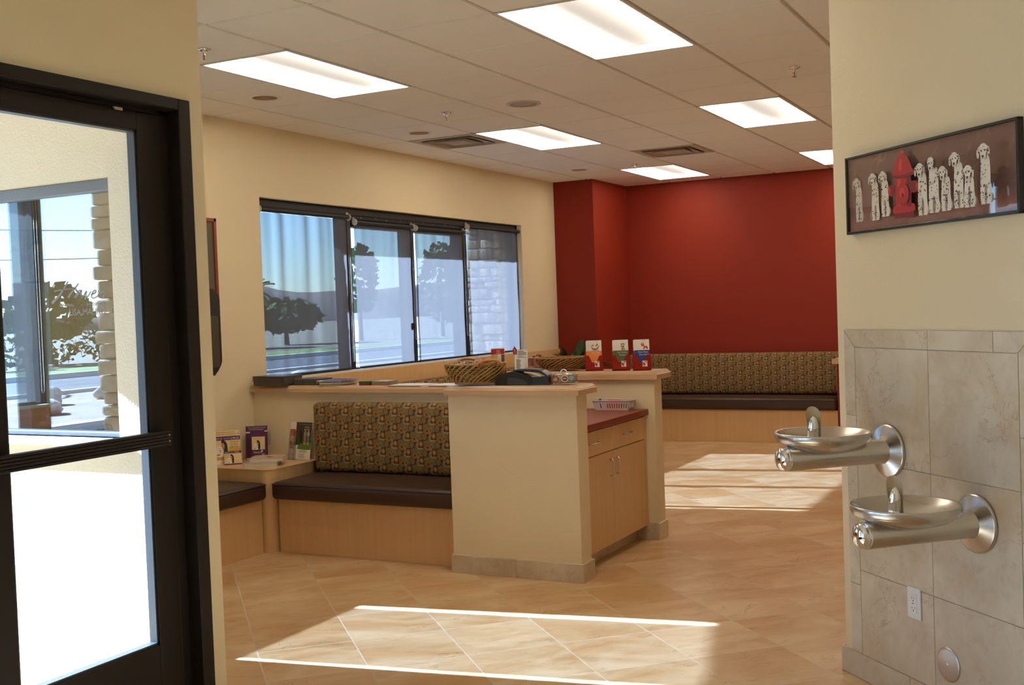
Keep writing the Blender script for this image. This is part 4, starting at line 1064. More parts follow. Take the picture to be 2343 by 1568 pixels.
# clear treat jar with stickers
t = thing('sticker_jar', 'clear plastic tub with round green and red stickers and a wire handle', 'tub', (1.055, 1.628, Z1), math.radians(8))
MB().rbox((-.072, -.04, .001), (.070, .04, .060), .016, mid=3).build('tub', M_CLEARP, t, world=False)
MB().rbox((-.062, -.032, .006), (.058, .032, .045), .012, mid=3).build('contents', plain('mixed_treats', (.38, .33, .27), .6, var=.8, vs=60), t, world=False)
m = MB().tube([(-.075, -.042, .060), (.073, -.042, .060), (.073, .042, .060), (-.075, .042, .060)], .003, 6, closed=True)
m.tube([(-.022+.0, 0, .060)]+[(-.004-.018*math.cos(a), 0, .064+.020*math.sin(a)) for a in [i*PI/8 for i in range(9)]]+[(.014, 0, .060)], .0032, 8)
m.build('lid_frame', M_CHROME, t, world=False)
for i, (x, z, a, b, tx) in enumerate(((-.040, .033, 'red', 'green', None), (.014, .036, 'white', 'brown', 'x'), (.053, .040, 'green', 'ltblue', None))):
    P = Pr(.0002); P.el(a, 0, 0, .021, .019); P.el(b, 0, 0, .0165, .0145)
    if i == 0: P.el('ltblue', -.002, -.004, .011, .006); P.el('tan', .002, .003, .007, .004)
    if i == 1: P.rc('white', -.011, -.003, .011, .001); P.el('pink', 0, .007, .008, .003)
    P.done('sticker', t, T(x, -.0405, z))

# ================================================================== BACK LEDGE: LEAFLET HOLDERS AND CARDS
def tail(P, w, c):
    P.rc('white', 0, .0, w, .198)
    P.rc(c, 0, 0, w, .128); P.bars('grey', .05, .192, w-.01, 1, .01, .0016)
def dog_back(P):
    w = .098; tail(P, w, 'orange'); B = srgb(196, 130, 40); O = srgb(60, 36, 16)
    P.blob(O, [(.026, .168), (.033, .158), (.038, .148), (.07, .146), (.079, .158), (.086, .167), (.078, .150), (.072, .139), (.052, .135), (.036, .139), (.031, .150)])
    P.blob(B, [(.028, .165), (.036, .150), (.045, .146), (.066, .147), (.078, .160), (.075, .148), (.068, .141), (.052, .138), (.039, .141), (.033, .152)])
    for x, z in ((.040, .166), (.071, .172), (.064, .164)): P.el(O, x, z, .004, .008, .4); P.el(B, x, z, .0028, .006, .4)
    P.el(srgb(120, 100, 160), .056, .133, .026, .002)
    P.tx('white', 'First Aid', .0155, .030, .110); P.tx('white', 'Your Pet', .0155, .040, .093)
def cat_up(P):
    w = .098; tail(P, w, 'olive'); B = srgb(200, 150, 60); O = srgb(70, 50, 30)
    P.blob(O, [(.050, .178), (.056, .172), (.064, .172), (.071, .178), (.072, .162), (.066, .155), (.055, .155), (.049, .162)]); P.blob('white', [(.053, .172), (.058, .168), (.063, .168), (.068, .172), (.068, .162), (.061, .157), (.053, .162)])
    P.el(srgb(170, 110, 60), .060, .172, .005, .005); P.el('black', .057, .166, .0014, .0018, 0, 8); P.el('black', .064, .166, .0014, .0018, 0, 8); P.rc(srgb(70, 90, 120), .053, .151, .069, .156)
    P.blob(O, [(.055, .152), (.066, .152), (.074, .138), (.073, .130), (.052, .130), (.051, .138)]); P.blob(B, [(.056, .150), (.065, .150), (.072, .138), (.071, .132), (.054, .132), (.053, .138)])
    P.tx('white', 'Pet Toxins', .0150, .024, .110); P.tx('white', 'Poisons', .0150, .036, .093)
def dog_red(P):
    w = .098; tail(P, w, 'navy'); R_ = srgb(206, 34, 24)
    P.blob(R_, [(.044, .170), (.052, .174), (.064, .170), (.066, .156), (.084, .154), (.088, .140), (.086, .134), (.080, .134), (.078, .141), (.066, .141), (.064, .134), (.058, .134), (.056, .150), (.046, .158)])
    P.el('black', .047, .166, .003, .003); P.el('white', .055, .167, .003, .003); P.el('tan', .060, .150, .004, .008); P.el('white', .074, .139, .003, .004); P.rc('grey', .044, .177, .064, .179)
    P.tx('white', 'First-Time', .0155, .024, .110); P.tx('white', 'Pet Owner', .0155, .030, .093)
DESC = [('orange', 'dog on its back', dog_back, .735, 7), ('green', 'seated cat', cat_up, .925, 3), ('blue', 'red dog', dog_red, 1.072, 3)]
M_REDT = None
k = N('red_translucent'); a = k.n('ShaderNodeBsdfTransparent'); k.put(a.inputs[0], (.80, .05, .03)); b = k.bsdf((.50, .012, .006), .15, Emission_Strength=0.0)
M_REDT = k.surf(k.mixs(.55, a.outputs[0], b))
for i, (cn, what, fn, x, ang) in enumerate(DESC):
    rz = math.radians(24+ang*.3); loc = (x, 2.80+.004*i, Z2)
    t = thing('leaflet_holder', 'red acrylic holder with %s leaflets showing a %s' % (cn, what), 'holder', loc, rz, 'acrylic leaflet holders')
    holder_shape(t, .118, .040, .150, .100, lean, True, M_REDT)
    P = Pr(.0001)
    P.rc('white', -.016, .020, .016, .060); P.rc(srgb(150, 16, 14), -.0135, .030, .0135, .0575)
    P.blob('white', [(-.013, .056), (-.004, .0565), (.002, .052), (.010, .053), (.012, .044), (.012, .031), (.002, .031), (.004, .039), (-.002, .044), (-.010, .050)]); P.blob(srgb(150, 16, 14), [(.0, .050), (.007, .050), (.008, .046), (.002, .046)])
    P.bars(srgb(150, 16, 14), -.012, .0275, .012, 1, .005, .004)
    P.done('logo', t, RX(lean) @ T(.018, -.0212, 0))
    for j in range(5):
        leaflet('%s leaflet with a %s at the front of its red holder' % (cn, what) if j == 0 else 'white and %s leaflet behind the front one with a %s' % (cn, what), loc, rz, -.012+.0052*j, .098, .200, fn, '%s leaflets in the red holder' % cn, dx=.004-.0016*j, lift=.0045)
# diamond topped sign and photo card stand
t = thing('card_sign', 'white printed card with a dark red diamond on its corner', 'sign', (.185, 2.80, Z2), math.radians(20))
MB().box((-.046, 0, 0), (.046, .003, .150), 0, RX(math.radians(-6))).build('card', M_PAPER, t, world=False)
MB().box((-.040, .003, 0), (.040, .045, .004)).build('foot', M_CLEARP, t, world=False)
P = Pr(.0001); P.pg(srgb(150, 16, 22), [(-.062, .145), (-.046, .176), (-.028, .150), (-.030, .116), (-.052, .118)])
for q in range(4): P.rc('white', -.052+.002*q, .150-.008*q, -.040+.001*q, .152-.008*q)
P.bars('black', -.024, .140, .040, 3, .011, .004); P.bars('grey', -.024, .105, .036, 2, .008, .003); P.bars('grey', -.034, .082, .0, 11, .0065, .003)
P.done('print', t, RX(math.radians(-6)) @ T(0, -.0003, 0))
t = thing('photo_stand', 'small clear stand holding a photo card with a kitten, beside the diamond sign', 'stand', (.285, 2.768, Z2), math.radians(28))
MB().box((-.045, .0, 0), (.045, .002, .098)).box((-.045, -.03, 0), (.045, .03, .002)).box((-.045, -.008, .002), (.045, -.006, .03)).build('stand', M_CLEARP, t, world=False)
MB().box((-.043, -.004, .003), (.043, -.001, .095)).build('card', M_PAPER, t, world=False)
P = Pr(.0001); P.rc(srgb(128, 70, 62), -.028, .006, .041, .092); P.rc(srgb(170, 110, 100), .012, .006, .041, .092); P.blob(srgb(224, 150, 96), [(-.028, .006), (-.028, .028), (-.010, .036), (.006, .034), (.022, .018), (.028, .006)]); P.rc('white', -.014, .03, -.013, .08); P.rc('white', -.022, .03, -.021, .06)
P.done('print', t, T(0, -.0045, 0))

# plant
t = thing('potted_plant', 'leafy dark green plant in the corner by the red pilaster', 'plant', (-1.30, 7.0, .5455))
MB().lathe([(0, 0), (.075, 0), (.095, .15), (.10, .17), (.088, .17), (.085, .15), (0, .145)], 28).build('pot', plain('terracotta', (.30, .12, .06), .7), t, world=False)
m = MB(); r = random.Random(5); st = MB()
LV = [(a, el, L) for a, el, L in [(r.uniform(0, 6.28), r.uniform(.25, 1.35), r.uniform(.24, .40)) for _ in range(30)]]+[(2.6, .9, .42), (3.3, .5, .42), (.2, .6, .42), (5.8, .9, .45), (1.5, 1.3, .48), (4.2, 1.2, .44), (4.8, .35, .36), (0, .15, .36), (3.9, .3, .38)]
for a, el, L in LV:
    b = Vector((.02*math.cos(a), .02*math.sin(a), .15)); d = Vector((math.cos(a)*math.cos(el), math.sin(a)*math.cos(el), math.sin(el)))
    stem = b+d*L*.55+Vector((0, 0, .08*L)); st.tube([b, (b+stem)/2+Vector((0, 0, .02)), stem], .003, 5)
    sd = d.cross(Vector((0, 0, 1))).normalized(); W_ = r.uniform(.040, .058); LL = r.uniform(.17, .25); n = 8; vs = []
    dd = d.copy()
    c = stem
    for i in range(n+1):
        f = i/n; w = W_*math.sin(PI*min(1, f*.93+.04))**.8*(1-.25*f)
        dr = Vector((dd.x, dd.y, dd.z-.9*f)).normalized(); up = sd.cross(dr).normalized()
        vs += [c-sd*w+up*w*.28, c, c+sd*w+up*w*.28]; c = c+dr*LL/n
    vs = [Vector((max(v.x, -.315), min(v.y, .32), v.z)) for v in vs]
    m.add(vs, [(i*3+j, i*3+j+1, i*3+j+4, i*3+j+3) for i in range(n) for j in (0, 1)], 0, True)
k = N('leaf_green'); M_LEAF = k.surf(k.bsdf(k.mix(k.noise(k.obj(), 14, 3), (.014, .042, .012), (.035, .085, .022)), .3, spec=.5))
m.open = True; m.build('leaves', M_LEAF, t, world=False); st.build('stems', M_LEAF, t, world=False)

# white slotted bin on the red counter with its contents
t = thing('storage_bin', 'white slotted plastic bin on the dark red countertop', 'bin', (.920, 2.672, .8525), math.radians(2))
m = MB(); w, d, h, fl = .112, .040, .062, .018
def bp(x, y, z): s = 1+fl/w*(z/h); s2 = 1+fl*.8/d*(z/h); return (x*s, y*s2, z)
M_BIN = plain('pinkish_white_plastic', (.76, .68, .67), .4)
def panel(m, f, n):
    """slotted side; f maps (u 0..1, z) to 3-D"""
    def q(u0, u1, z0, z1): m.add([f(u0, z0), f(u1, z0), f(u1, z1), f(u0, z1)], [(0, 1, 2, 3)])
    q(0, 1, 0, .012); q(0, 1, .044, h)
    for i in range(n):
        u = i/n; q(u, u+.5/n, .012, .044)
    q(1-.3/n, 1, .012, .044)
for s in (-1, 1):
    panel(m, lambda u, z: bp(-w+2*w*u, s*d, z), 15); panel(m, lambda u, z: bp(s*w, -d+2*d*u, z), 4)
m.add([bp(-w, -d, 0), bp(w, -d, 0), bp(w, d, 0), bp(-w, d, 0)], [(0, 1, 2, 3)])
m.open = True; b_ = m.build('basket', M_BIN, t, world=False); so = b_.modifiers.new('thick', 'SOLIDIFY'); so.thickness = .0022
rm = MB().tube([bp(-w, -d, h), bp(w, -d, h), bp(w, d, h), bp(-w, d, h)], .0038, 8, closed=True); rm.build('rim', M_BIN, t, world=False)
tag(MB().rbox((.875, 2.650, .856), (.975, 2.694, .918), .012, mid=3).build('pouch', plain('red_pouch', (.60, .04, .05), .5)), 'red pouch inside the white slotted bin', 'pouch')
tag(MB().rbox((.990, 2.655, .856), (1.018, 2.690, .905), .008, mid=3).build('packet', plain('grey_packet', (.20, .19, .19), .5)), 'grey packet at the right end inside the white slotted bin', 'packet')
m = MB().cyl((.838, 2.660, .858), (.822, 2.672, .922), .007, seg=12); tag(m.build('marker', plain('blue_marker', (.04, .04, .16), .3)), 'dark blue marker leaning inside the white slotted bin', 'marker')

# ================================================================== LONG LEDGE: MAGAZINES, LEAFLETS, CARDS, SHEETS
random.seed(11)
def mag(name, lab, cat, group, cx, cy, z, w, d, h, rz, cols, cover=None, bow=.0):
    t = thing(name, lab, cat, (cx, cy, z), rz, group, True)
    m = MB(); n = 10; vs = []
    for i in range(n+1):
        x = -w/2+w*i/n; dz = bow*(2*x/w)**2
        vs += [(x, -d/2, dz), (x, d/2, dz), (x, -d/2, h+dz), (x, d/2, h+dz)]
    fs = []
    for i in range(n):
        a, b = i*4, i*4+4; fs += [(a, b, b+1, a+1), (a+2, a+3, b+3, b+2), (a, a+2, b+2, b), (a+1, b+1, b+3, a+3)]
    fs += [(0, 1, 3, 2), (n*4, n*4+2, n*4+3, n*4+1)]
    m.add(vs, fs); m.build('pages', cols, t, world=False)
    if cover:
        c = MB(); hh = h+.0003
        vs = []
        for i in range(n+1):
            x = -w/2+w*i/n; dz = bow*(2*x/w)**2; vs += [(x, -d/2, hh+dz), (x, d/2, hh+dz)]
        c.add(vs, [(i*2, i*2+2, i*2+3, i*2+1) for i in range(n)]); c.open = True; c.build('cover', cover, t, world=False)
    return t
MC = [plain('spine_%d' % i, c, .5, var=.5, vs=24) for i, c in enumerate(((.10, .075, .05), (.055, .05, .045), (.14, .11, .075), (.075, .05, .035), (.12, .10, .085)))]
zz = Z3
for i in range(14):
    mag('magazine', 'dark magazine in the thick pile at the wall end of the ledge' if i < 13 else 'top magazine of the thick dark pile at the wall end of the long ledge', 'magazine', 'dark magazines piled on the long ledge', -1.425+random.uniform(-.003, .003)-.012*((i/13)-.5), 2.155+random.uniform(-.003, .003), zz, .275, .205, .0046, random.uniform(-.01, .01), MC[i % 5], plain('cover_dark', (.09, .06, .06), .3, var=.6, vs=9) if i == 13 else None); zz += .0049
zz = Z3
for i in range(9):
    mag('magazine', 'second dark magazine pile on the long ledge, beside the first and set back', 'magazine', 'dark magazines piled on the long ledge', -1.155+random.uniform(-.004, .004), 2.205, zz, .21, .17, .0046, random.uniform(-.02, .02), MC[(i+2) % 5]); zz += .0049
zz = Z3
for i in range(7):
    mag('leaflet', 'purple and white leaflet on top of the loose fanned pile on the long ledge' if i == 6 else 'white leaflet in the loose fanned pile on the long ledge', 'leaflet', 'loose leaflets fanned on the long ledge', -.925+.012*i*(-1)**i*.4, 2.195+random.uniform(-.01, .01), zz, .20, .19, .0036, random.uniform(-.09, .09)+.1, M_PAPER if i % 3 else flat(srgb(190, 176, 150)), plain('purple_cover', (.10, .06, .26), .3, var=.5, vs=12) if i == 6 else None, bow=.003); zz += .0052
zz = Z3
for i in range(6):
    mag('card', 'green and red edged card in the low double pile on the long ledge', 'card', 'small card piles on the long ledge', -.655, 2.175, zz, .085, .13, .0042, random.uniform(-.02, .02), flat(srgb(70, 72, 34) if i > 1 else srgb(120, 40, 30)), flat(srgb(90, 104, 60)) if i == 5 else None); zz += .0045
zz = Z3
for i in range(6):
    mag('card', 'grey white card in the low double pile on the long ledge', 'card', 'small card piles on the long ledge', -.535, 2.18, zz, .125, .13, .0042, random.uniform(-.02, .02), flat(srgb(150, 128, 100)), flat(srgb(186, 190, 200)) if i == 5 else None); zz += .0045
tag(MB().box((-.455, 2.088, Z3), (-.195, 2.30, Z3+.0012)).build('paper_sheet', plain('sheet_a', (.75, .77, .84), .6)), 'white sheet lying flat beside the small cards on the long ledge', 'paper')
tag(MB().box((-.140, 2.088, Z3), (.125, 2.30, Z3+.0012)).build('paper_sheet', plain('sheet_b', (.75, .77, .84), .6)), 'white sheet lying flat by the front counter on the long ledge', 'paper')

# ================================================================== CORNER TABLE DISPLAYS
ZT = .5455
def woman_dog(P, x, z, s):
    P.blob('hair', [(x+.30*s, z+1.02*s), (x+.46*s, z+1.0*s), (x+.62*s, z+.78*s), (x+.66*s, z+.30*s), (x+.60*s, z-.05*s), (x+.46*s, z-.02*s), (x+.40*s, z+.40*s), (x+.28*s, z+.80*s)])
    P.blob('skin', [(x+.30*s, z+.84*s), (x+.42*s, z+.82*s), (x+.48*s, z+.62*s), (x+.42*s, z+.42*s), (x+.34*s, z+.44*s), (x+.27*s, z+.62*s)])
    P.el('black', x+.33*s, z+.68*s, .02*s, .012*s, 0, 8); P.el(srgb(170, 80, 70), x+.35*s, z+.50*s, .035*s, .012*s, 0, 8)
    P.blob('white', [(x-.02*s, z+.60*s), (x+.10*s, z+.66*s), (x+.26*s, z+.60*s), (x+.36*s, z+.38*s), (x+.34*s, z+.10*s), (x+.38*s, z-.05*s), (x-.08*s, z-.05*s), (x-.06*s, z+.30*s)])
    for a, b in ((.08, .46), (.22, .46)): P.el('black', x+a*s, z+b*s, .022*s, .022*s, 0, 8)
    P.el('black', x+.19*s, z+.34*s, .04*s, .035*s, 0, 10); P.blob(srgb(150, 110, 100), [(x+.10*s, z+.27*s), (x+.20*s, z+.24*s), (x+.26*s, z+.28*s), (x+.19*s, z+.20*s)])
    P.blob('skin', [(x-.02*s, z+.12*s), (x+.14*s, z+.12*s), (x+.18*s, z+.04*s), (x-.04*s, z+.0*s)])
def slab(m, w, h, th, M): return m.box((-w/2, 0, 0), (w/2, th, h), 0, M)
LN = math.radians(-12)
# six pack display
t = thing('counter_display', 'cream and purple leaning display card at the edge of the entrance wall', 'display', (-1.545, 1.742, ZT), math.radians(46), 'leaflet displays on the corner table')
w, h = .175, .232
slab(MB(), w, h, .004, RX(LN)).build('card', flat(INK['cream']), t, world=False)
MB().prism([(0, 0), (.06, 0), (.048, .15)], -.003, .003, 0, Matrix(((0, 0, 1, 0), (1, 0, 0, .004), (0, 1, 0, 0), (0, 0, 0, 1)))).build('easel', flat(INK['tan']), t, world=False)
P = Pr(.00008); P.rc('cream', 0, 0, w, h); P.rc('gold', 0, .03, w, .055); P.rc('gold', .10, .085, w, .115); P.rc('white', 0, 0, w, .03); P.rc('purple', 0, .165, w, .192)
P.tx('brown', 'For the treatment and control', .0115, .012, .216); P.tx('brown', 'of fleas, ticks, and mosquitoes', .0115, .012, .202)
P.tx('white', 'BUY A', .021, .008, .170, sx=.8); P.tx('white', 'Vectra 3D', .0115, .066, .174, sx=.8); P.tx('white', '6-PACK', .021, .112, .170, sx=.8)
woman_dog(P, .02, .06, .105)
for q, s_ in enumerate(('Take $15 off', 'Your Next', 'Office Visit!')): P.tx('dkbrown', s_, .0145, .108, .147-.0165*q, sx=.75)
P.el('white', w-.025, h-.012, .005, .005); P.el('white', w-.012, h-.030, .006, .006); P.el('black', w-.010, h-.027, .0035, .004); P.tx('purple', 'Vectra 3D', .009, .09, .010)
P.done('print', t, RX(LN) @ T(-w/2, -.0003, 0))
t = thing('leaflet_pack', 'small pack of cream leaflets with a purple top edge before the cream display', 'leaflet', (-1.490, 1.732, ZT), math.radians(46))
w, h = .115, .094; LN2 = math.radians(-20)
MB().box((-w/2, 0, .002), (w/2, .014, h), 0, RX(LN2)).build('pack', flat(srgb(226, 200, 170)), t, world=False)
P = Pr(.00008); P.rc('cream', 0, 0, w, h); P.rc('purple', 0, .078, w, h); P.rc('purple', 0, 0, w, .007)
P.tx('white', 'BUY A', .012, .008, .082, sx=.8); P.tx('white', 'Vectra', .007, .042, .083, sx=.8); P.tx('white', '6-PACK', .012, .068, .082, sx=.8)
woman_dog(P, .025, .012, .058)
for q, s_ in enumerate(('Take $15 off', 'Your Next', 'Office Visit!')): P.tx('dkbrown', s_, .007, .006, .066-.009*q, sx=.75)
P.tx('purple', 'Vectra 3D', .007, .072, .018); P.done('print', t, RX(LN2) @ T(-w/2, -.0003, .002))
# purple dispenser
t = thing('leaflet_box', 'tall purple leaflet dispenser behind the books on the corner table', 'display', (-1.500, 1.985, ZT), math.radians(32), 'leaflet displays on the corner table')
w, h = .150, .235; Lp = math.radians(-8)
slab(MB(), w, h, .004, RX(Lp)).build('back_card', flat(INK['purple']), t, world=False)
MB().box((-.030, -.052, 0), (.068, -.001, .185), 0, RX(Lp)).build('tray', flat(INK['purple']), t, world=False)
P = Pr(.00008); P.rc('purple', 0, 0, w, h); P.rc('cream', 0, .186, .030, .196); P.rc('cream', w-.02, .192, w, .202); P.tx('white', 'For the treatment and control of', .0105, .018, .220, sx=.85); P.tx('white', 'fleas, ticks, and mosquitoes.', .0105, .026, .207, sx=.85); P.rc('cream', .004, 0, .03, .014); P.done('print', t, RX(Lp) @ T(-w/2, -.0003, 0))
P = Pr(.00008); P.rc('purple', 0, 0, .098, .185); P.rc('cream', .004, .068, .094, .158); P.tx('brown', 'A whole new dimension', .0072, .010, .149); P.tx('brown', 'in parasite protection', .0072, .010, .140); woman_dog(P, .022, .072, .060)
P.tx('white', 'Vectra', .021, .014, .043); P.tx('white', '3D', .017, .070, .030, shear=.2); P.pg('white', [(.066, .062), (.080, .064), (.076, .050), (.070, .050)]); P.rc('cream', .004, 0, .02, .012)
P.done('leaflet_print', t, RX(Lp) @ T(-.030, -.0525, 0))
MB().box((-.010, .006, .10), (.094, .024, .195), 0, RX(Lp)).build('side_pocket', M_CLEARP, t, world=False)
# credit leaflet stand
t = thing('leaflet_stand', 'clear stand with a brown and white family leaflet beside the patterned back cushion', 'display', (-1.190, 2.058, ZT), math.radians(-8), 'leaflet displays on the corner table')
w, h = .205, .258; Lc = math.radians(-9)
slab(MB(), w, h, .003, RX(Lc)).build('card', M_PAPER, t, world=False)
P = Pr(.00008); P.rc('white', 0, 0, w, h); x0 = .055
P.rc('dkbrown', x0, .17, w, h); P.rc('dkgreen', x0, .10, w, .17); P.blob('green', [(x0+.02, .072), (w, .072), (w, .115), (x0+.07, .11), (x0+.03, .10)])
P.tx('white', 'The Care Your Pet Needs. The Easy Payments You Want.', .0062, x0+.025, .242, sx=.86); P.tx('white', 'Ask About', .0135, w-.068, .222, sx=.85, shear=.1); P.tx('white', 'CareCredit', .0135, w-.074, .207, sx=.9, shear=.1)
P.blob('black', [(x0+.035, .205), (x0+.06, .19), (x0+.062, .13), (x0+.05, .115), (x0+.042, .13)]); P.rc('brown', x0+.012, .13, x0+.02, .21)
for (px, sh_, pa) in ((x0+.090, srgb(120, 150, 190), srgb(190, 120, 80)), (x0+.122, srgb(190, 180, 90), srgb(120, 130, 150))):
    P.el('skin', px, .203, .006, .008); P.blob(sh_, [(px-.010, .194), (px+.010, .194), (px+.011, .165), (px-.011, .165)]); P.rc(pa, px-.010, .120, px-.001, .166); P.rc(pa, px+.001, .120, px+.010, .166); P.rc('tan', px-.010, .105, px-.002, .120); P.rc('tan', px+.002, .105, px+.010, .120)
P.bars('grey', x0+.042, .064, w-.012, 3, .006, .0022, 3); P.bars('brown', x0+.042, .040, w-.03, 4, .0085, .0022, 4)
P.rc(srgb(150, 176, 206), .0, .092, .055, .205); P.blob(srgb(176, 92, 48), [(.0, .206), (.05, .206), (.055, .17), (.035, .155), (.0, .16)]); P.el('skin', .017, .178, .014, .018); P.blob(srgb(232, 200, 140), [(.010, .165), (.040, .160), (.058, .135), (.052, .118), (.03, .115), (.008, .128)]); P.el('black', .046, .140, .003, .003); P.blob(srgb(214, 110, 60), [(0, .128), (.03, .118), (.03, .098), (0, .094)])
P.bars('black', .008, .086, .045, 2, .007, .003, 9); P.rc('black', .036, .030, .044, .036)
P.done('print', t, RX(Lc) @ T(-w/2, -.0003, 0))
MB().box((-w/2-.002, -.006, 0), (-w/2+.068, -.0045, .19), 0, RX(Lc)).box((-w/2+.066, -.03, 0), (-w/2+.0675, -.005, .165), 0, RX(Lc)).box((-w/2-.002, -.03, 0), (w/2, -.002, .002)).build('clear_pocket', M_CLEARP, t, world=False)
# books
M_BKC = plain('glossy_cover', (.62, .52, .44), .3, var=.5, vs=14)
k = N('orange_cover'); o = k.xyz(k.obj()); c = k.mix(k.noise(k.scale(k.obj(), 6, 22, 1), 1.0, 4, .6), (.78, .70, .64), (.62, .19, .03)); c = k.mix(k.ramp(k.noise(k.scale(k.obj(), 9, 14, 1), 1.0, 3), .55, .68), c, (.06, .03, .02)); M_BKO = k.surf(k.bsdf(c, .25))
k = N('book_pages'); st_ = k.noise(k.scale(k.obj(), 2, 2, 700), 1.0, 2); M_BKP = k.surf(k.bsdf(k.mix(st_, (.55, .50, .43), (.76, .72, .64)), .8))
def book(lab, loc, rz, w, d, h, cov):
    t = thing('book', lab, 'book', loc, rz, 'books on the corner table')
    MB().box((-w/2+.004, -d/2+.003, .0022), (w/2-.003, d/2-.003, h-.0022)).build('pages', M_BKP, t, world=False)
    m = MB().box((-w/2, -d/2, h-.0022), (w/2, d/2, h)).box((-w/2, -d/2, 0), (w/2, d/2, .0022)).box((-w/2, -d/2, 0), (-w/2+.003, d/2, h)); m.build('cover', cov, t, world=False)
book('thick white paged book lying under another on the corner table', (-1.262, 1.762, ZT), math.radians(28), .225, .165, .030, M_BKC)
book('orange covered book on top of the white paged one', (-1.238, 1.800, ZT+.0305), math.radians(26), .225, .150, .026, M_BKO)
# ================================================================== OUTSIDE
def m_ground(name, a, b, s1, s2, rough=.9):
    k = N(name); p = k.pos()
    c = k.mix(k.ramp(k.noise(p, s1, 5, .6), .35, .65), a, b)
    c = k.mix(k.math('MULTIPLY', k.noise(p, s2, 3, .7), .3), c, b)
    return k.surf(k.bsdf(c, rough, spec=.2))
M_ASPH = m_ground('asphalt', (.05, .05, .055), (.075, .075, .08), .4, 30)
M_ROAD = m_ground('road', (.085, .085, .09), (.12, .12, .12), .2, 20)
M_GRAV = m_ground('gravel', (.24, .175, .13), (.36, .28, .215), 1.2, 9)
M_CONC = m_ground('concrete', (.55, .52, .47), (.66, .62, .56), .5, 20)
M_GRASS = m_ground('grass', (.10, .17, .03), (.20, .26, .06), .8, 40)
GZ = -.16
struct(MB().box((-10.5, -60, GZ-.3), (-1.75, 80, GZ)).box((-1.75, -60, GZ-.3), (.6, -1.1, GZ)), 'ground_parking', M_ASPH, 'dark asphalt parking lot outside the windows', 'ground')
struct(MB().box((-2.9, -6.3, GZ), (.615, -1.045, GZ+.13)).box((-9.5, -14, GZ), (-2.9, -4.4, GZ+.05)), 'ground_porch', M_CONC, 'pale concrete porch slab outside the glass door, with an added plaza bouncing sun', 'ground')  # outer plaza is an added reflector, bounces sunlight up to the ceiling
struct(MB().box((-2.9, -1.04, GZ), (XL-.192, 9.5, GZ+.10)), 'ground_walk', M_CONC, 'pale concrete walk along the building', 'ground')
struct(MB().box((-10.8, -60, GZ-.3), (-10.5, 80, GZ+.14)).box((-18.3, -60, GZ-.3), (-18.0, 80, GZ+.14)).box((-26.2, -60, GZ-.3), (-25.9, 80, GZ+.14)), 'kerb', M_CONC, 'pale concrete kerbs along the street', 'kerb')
struct(MB().box((-18.0, -60, GZ-.3), (-10.8, 80, GZ+.06)), 'ground_bed', M_GRAV, 'pinkish gravel bed between the parking lot and the street', 'ground')
struct(MB().box((-25.9, -60, GZ-.3), (-18.3, 80, GZ-.02)), 'road', M_ROAD, 'grey street beyond the gravel bed', 'road')
tag(MB().box((-31, -60, GZ-.3), (-26.2, 80, GZ+.05)).build('lawn', M_GRASS), 'strip of green lawn beyond the street', 'grass', kind='stuff')
struct(MB().box((-420, -250, GZ-.4), (-31, 1000, GZ)), 'ground_far', m_ground('dry_ground', (.16, .13, .09), (.24, .20, .13), .05, 1), 'dry ground in front of the hills', 'ground')
# hills
m = MB(); n = 120; vs = []
for i in range(n+1):
    y = -260+1160*i/n; f = min(1, max(0, (y+20)/220)); hgt = 3.0+9.5*f+(1.0+2.6*f)*math.sin(i*.27)+(.5+1.2*f)*math.sin(i*.71+1)
    vs += [(-225-20*math.sin(i*.2), y, GZ-.3), (-245, y, hgt), (-300, y, hgt*.8)]
m.add(vs, [(i*3+j, i*3+3+j, i*3+4+j, i*3+1+j) for i in range(n) for j in (0, 1)], 0, True); m.open = True
struct(m, 'hills', m_ground('hill_scrub', (.13, .095, .075), (.20, .15, .11), .06, .6), 'low brown hills on the horizon', 'hills')
# boulders in the bed
M_ROCK = m_ground('boulder', (.42, .32, .25), (.62, .52, .43), 2.0, 14)
random.seed(21)
def rock_mesh(seed):
    r = random.Random(seed); bm = bmesh.new(); bmesh.ops.create_icosphere(bm, subdivisions=3, radius=1)
    of = [Vector((r.uniform(-1, 1), r.uniform(-1, 1), r.uniform(-1, 1))).normalized() for _ in range(9)]
    for v in bm.verts:
        d = v.co.normalized(); s = 1.0
        for q in of: s -= .22*max(0, d.dot(q)-.72)/.28
        v.co = d*s; v.co.z *= .62; v.co.z += .42
    me = bpy.data.meshes.new('boulder'); bm.to_mesh(me); bm.free(); me.materials.append(M_ROCK)
    return me
RM_ = [rock_mesh(i) for i in range(4)]
RL = ['pale boulder in the gravel bed outside, reflected in the lettered window', 'tan boulder in the gravel bed outside the wide window']
for i in range(26):
    o = bpy.data.objects.new('boulder', RM_[i % 4]); COL.objects.link(o)
    y = -27+1.65*i if i < 18 else 5+2.6*(i-18); s = random.uniform(.18, .45)
    o.location = (random.uniform(-16.5, -11.3), y, GZ+.055); o.scale = (s, s*random.uniform(.8, 1.3), s*random.uniform(.7, 1.0)); o.rotation_euler = (0, 0, random.uniform(0, 6))
    tag(o, RL[0] if i < 18 else RL[1], 'rock', 'boulders in the gravel bed')
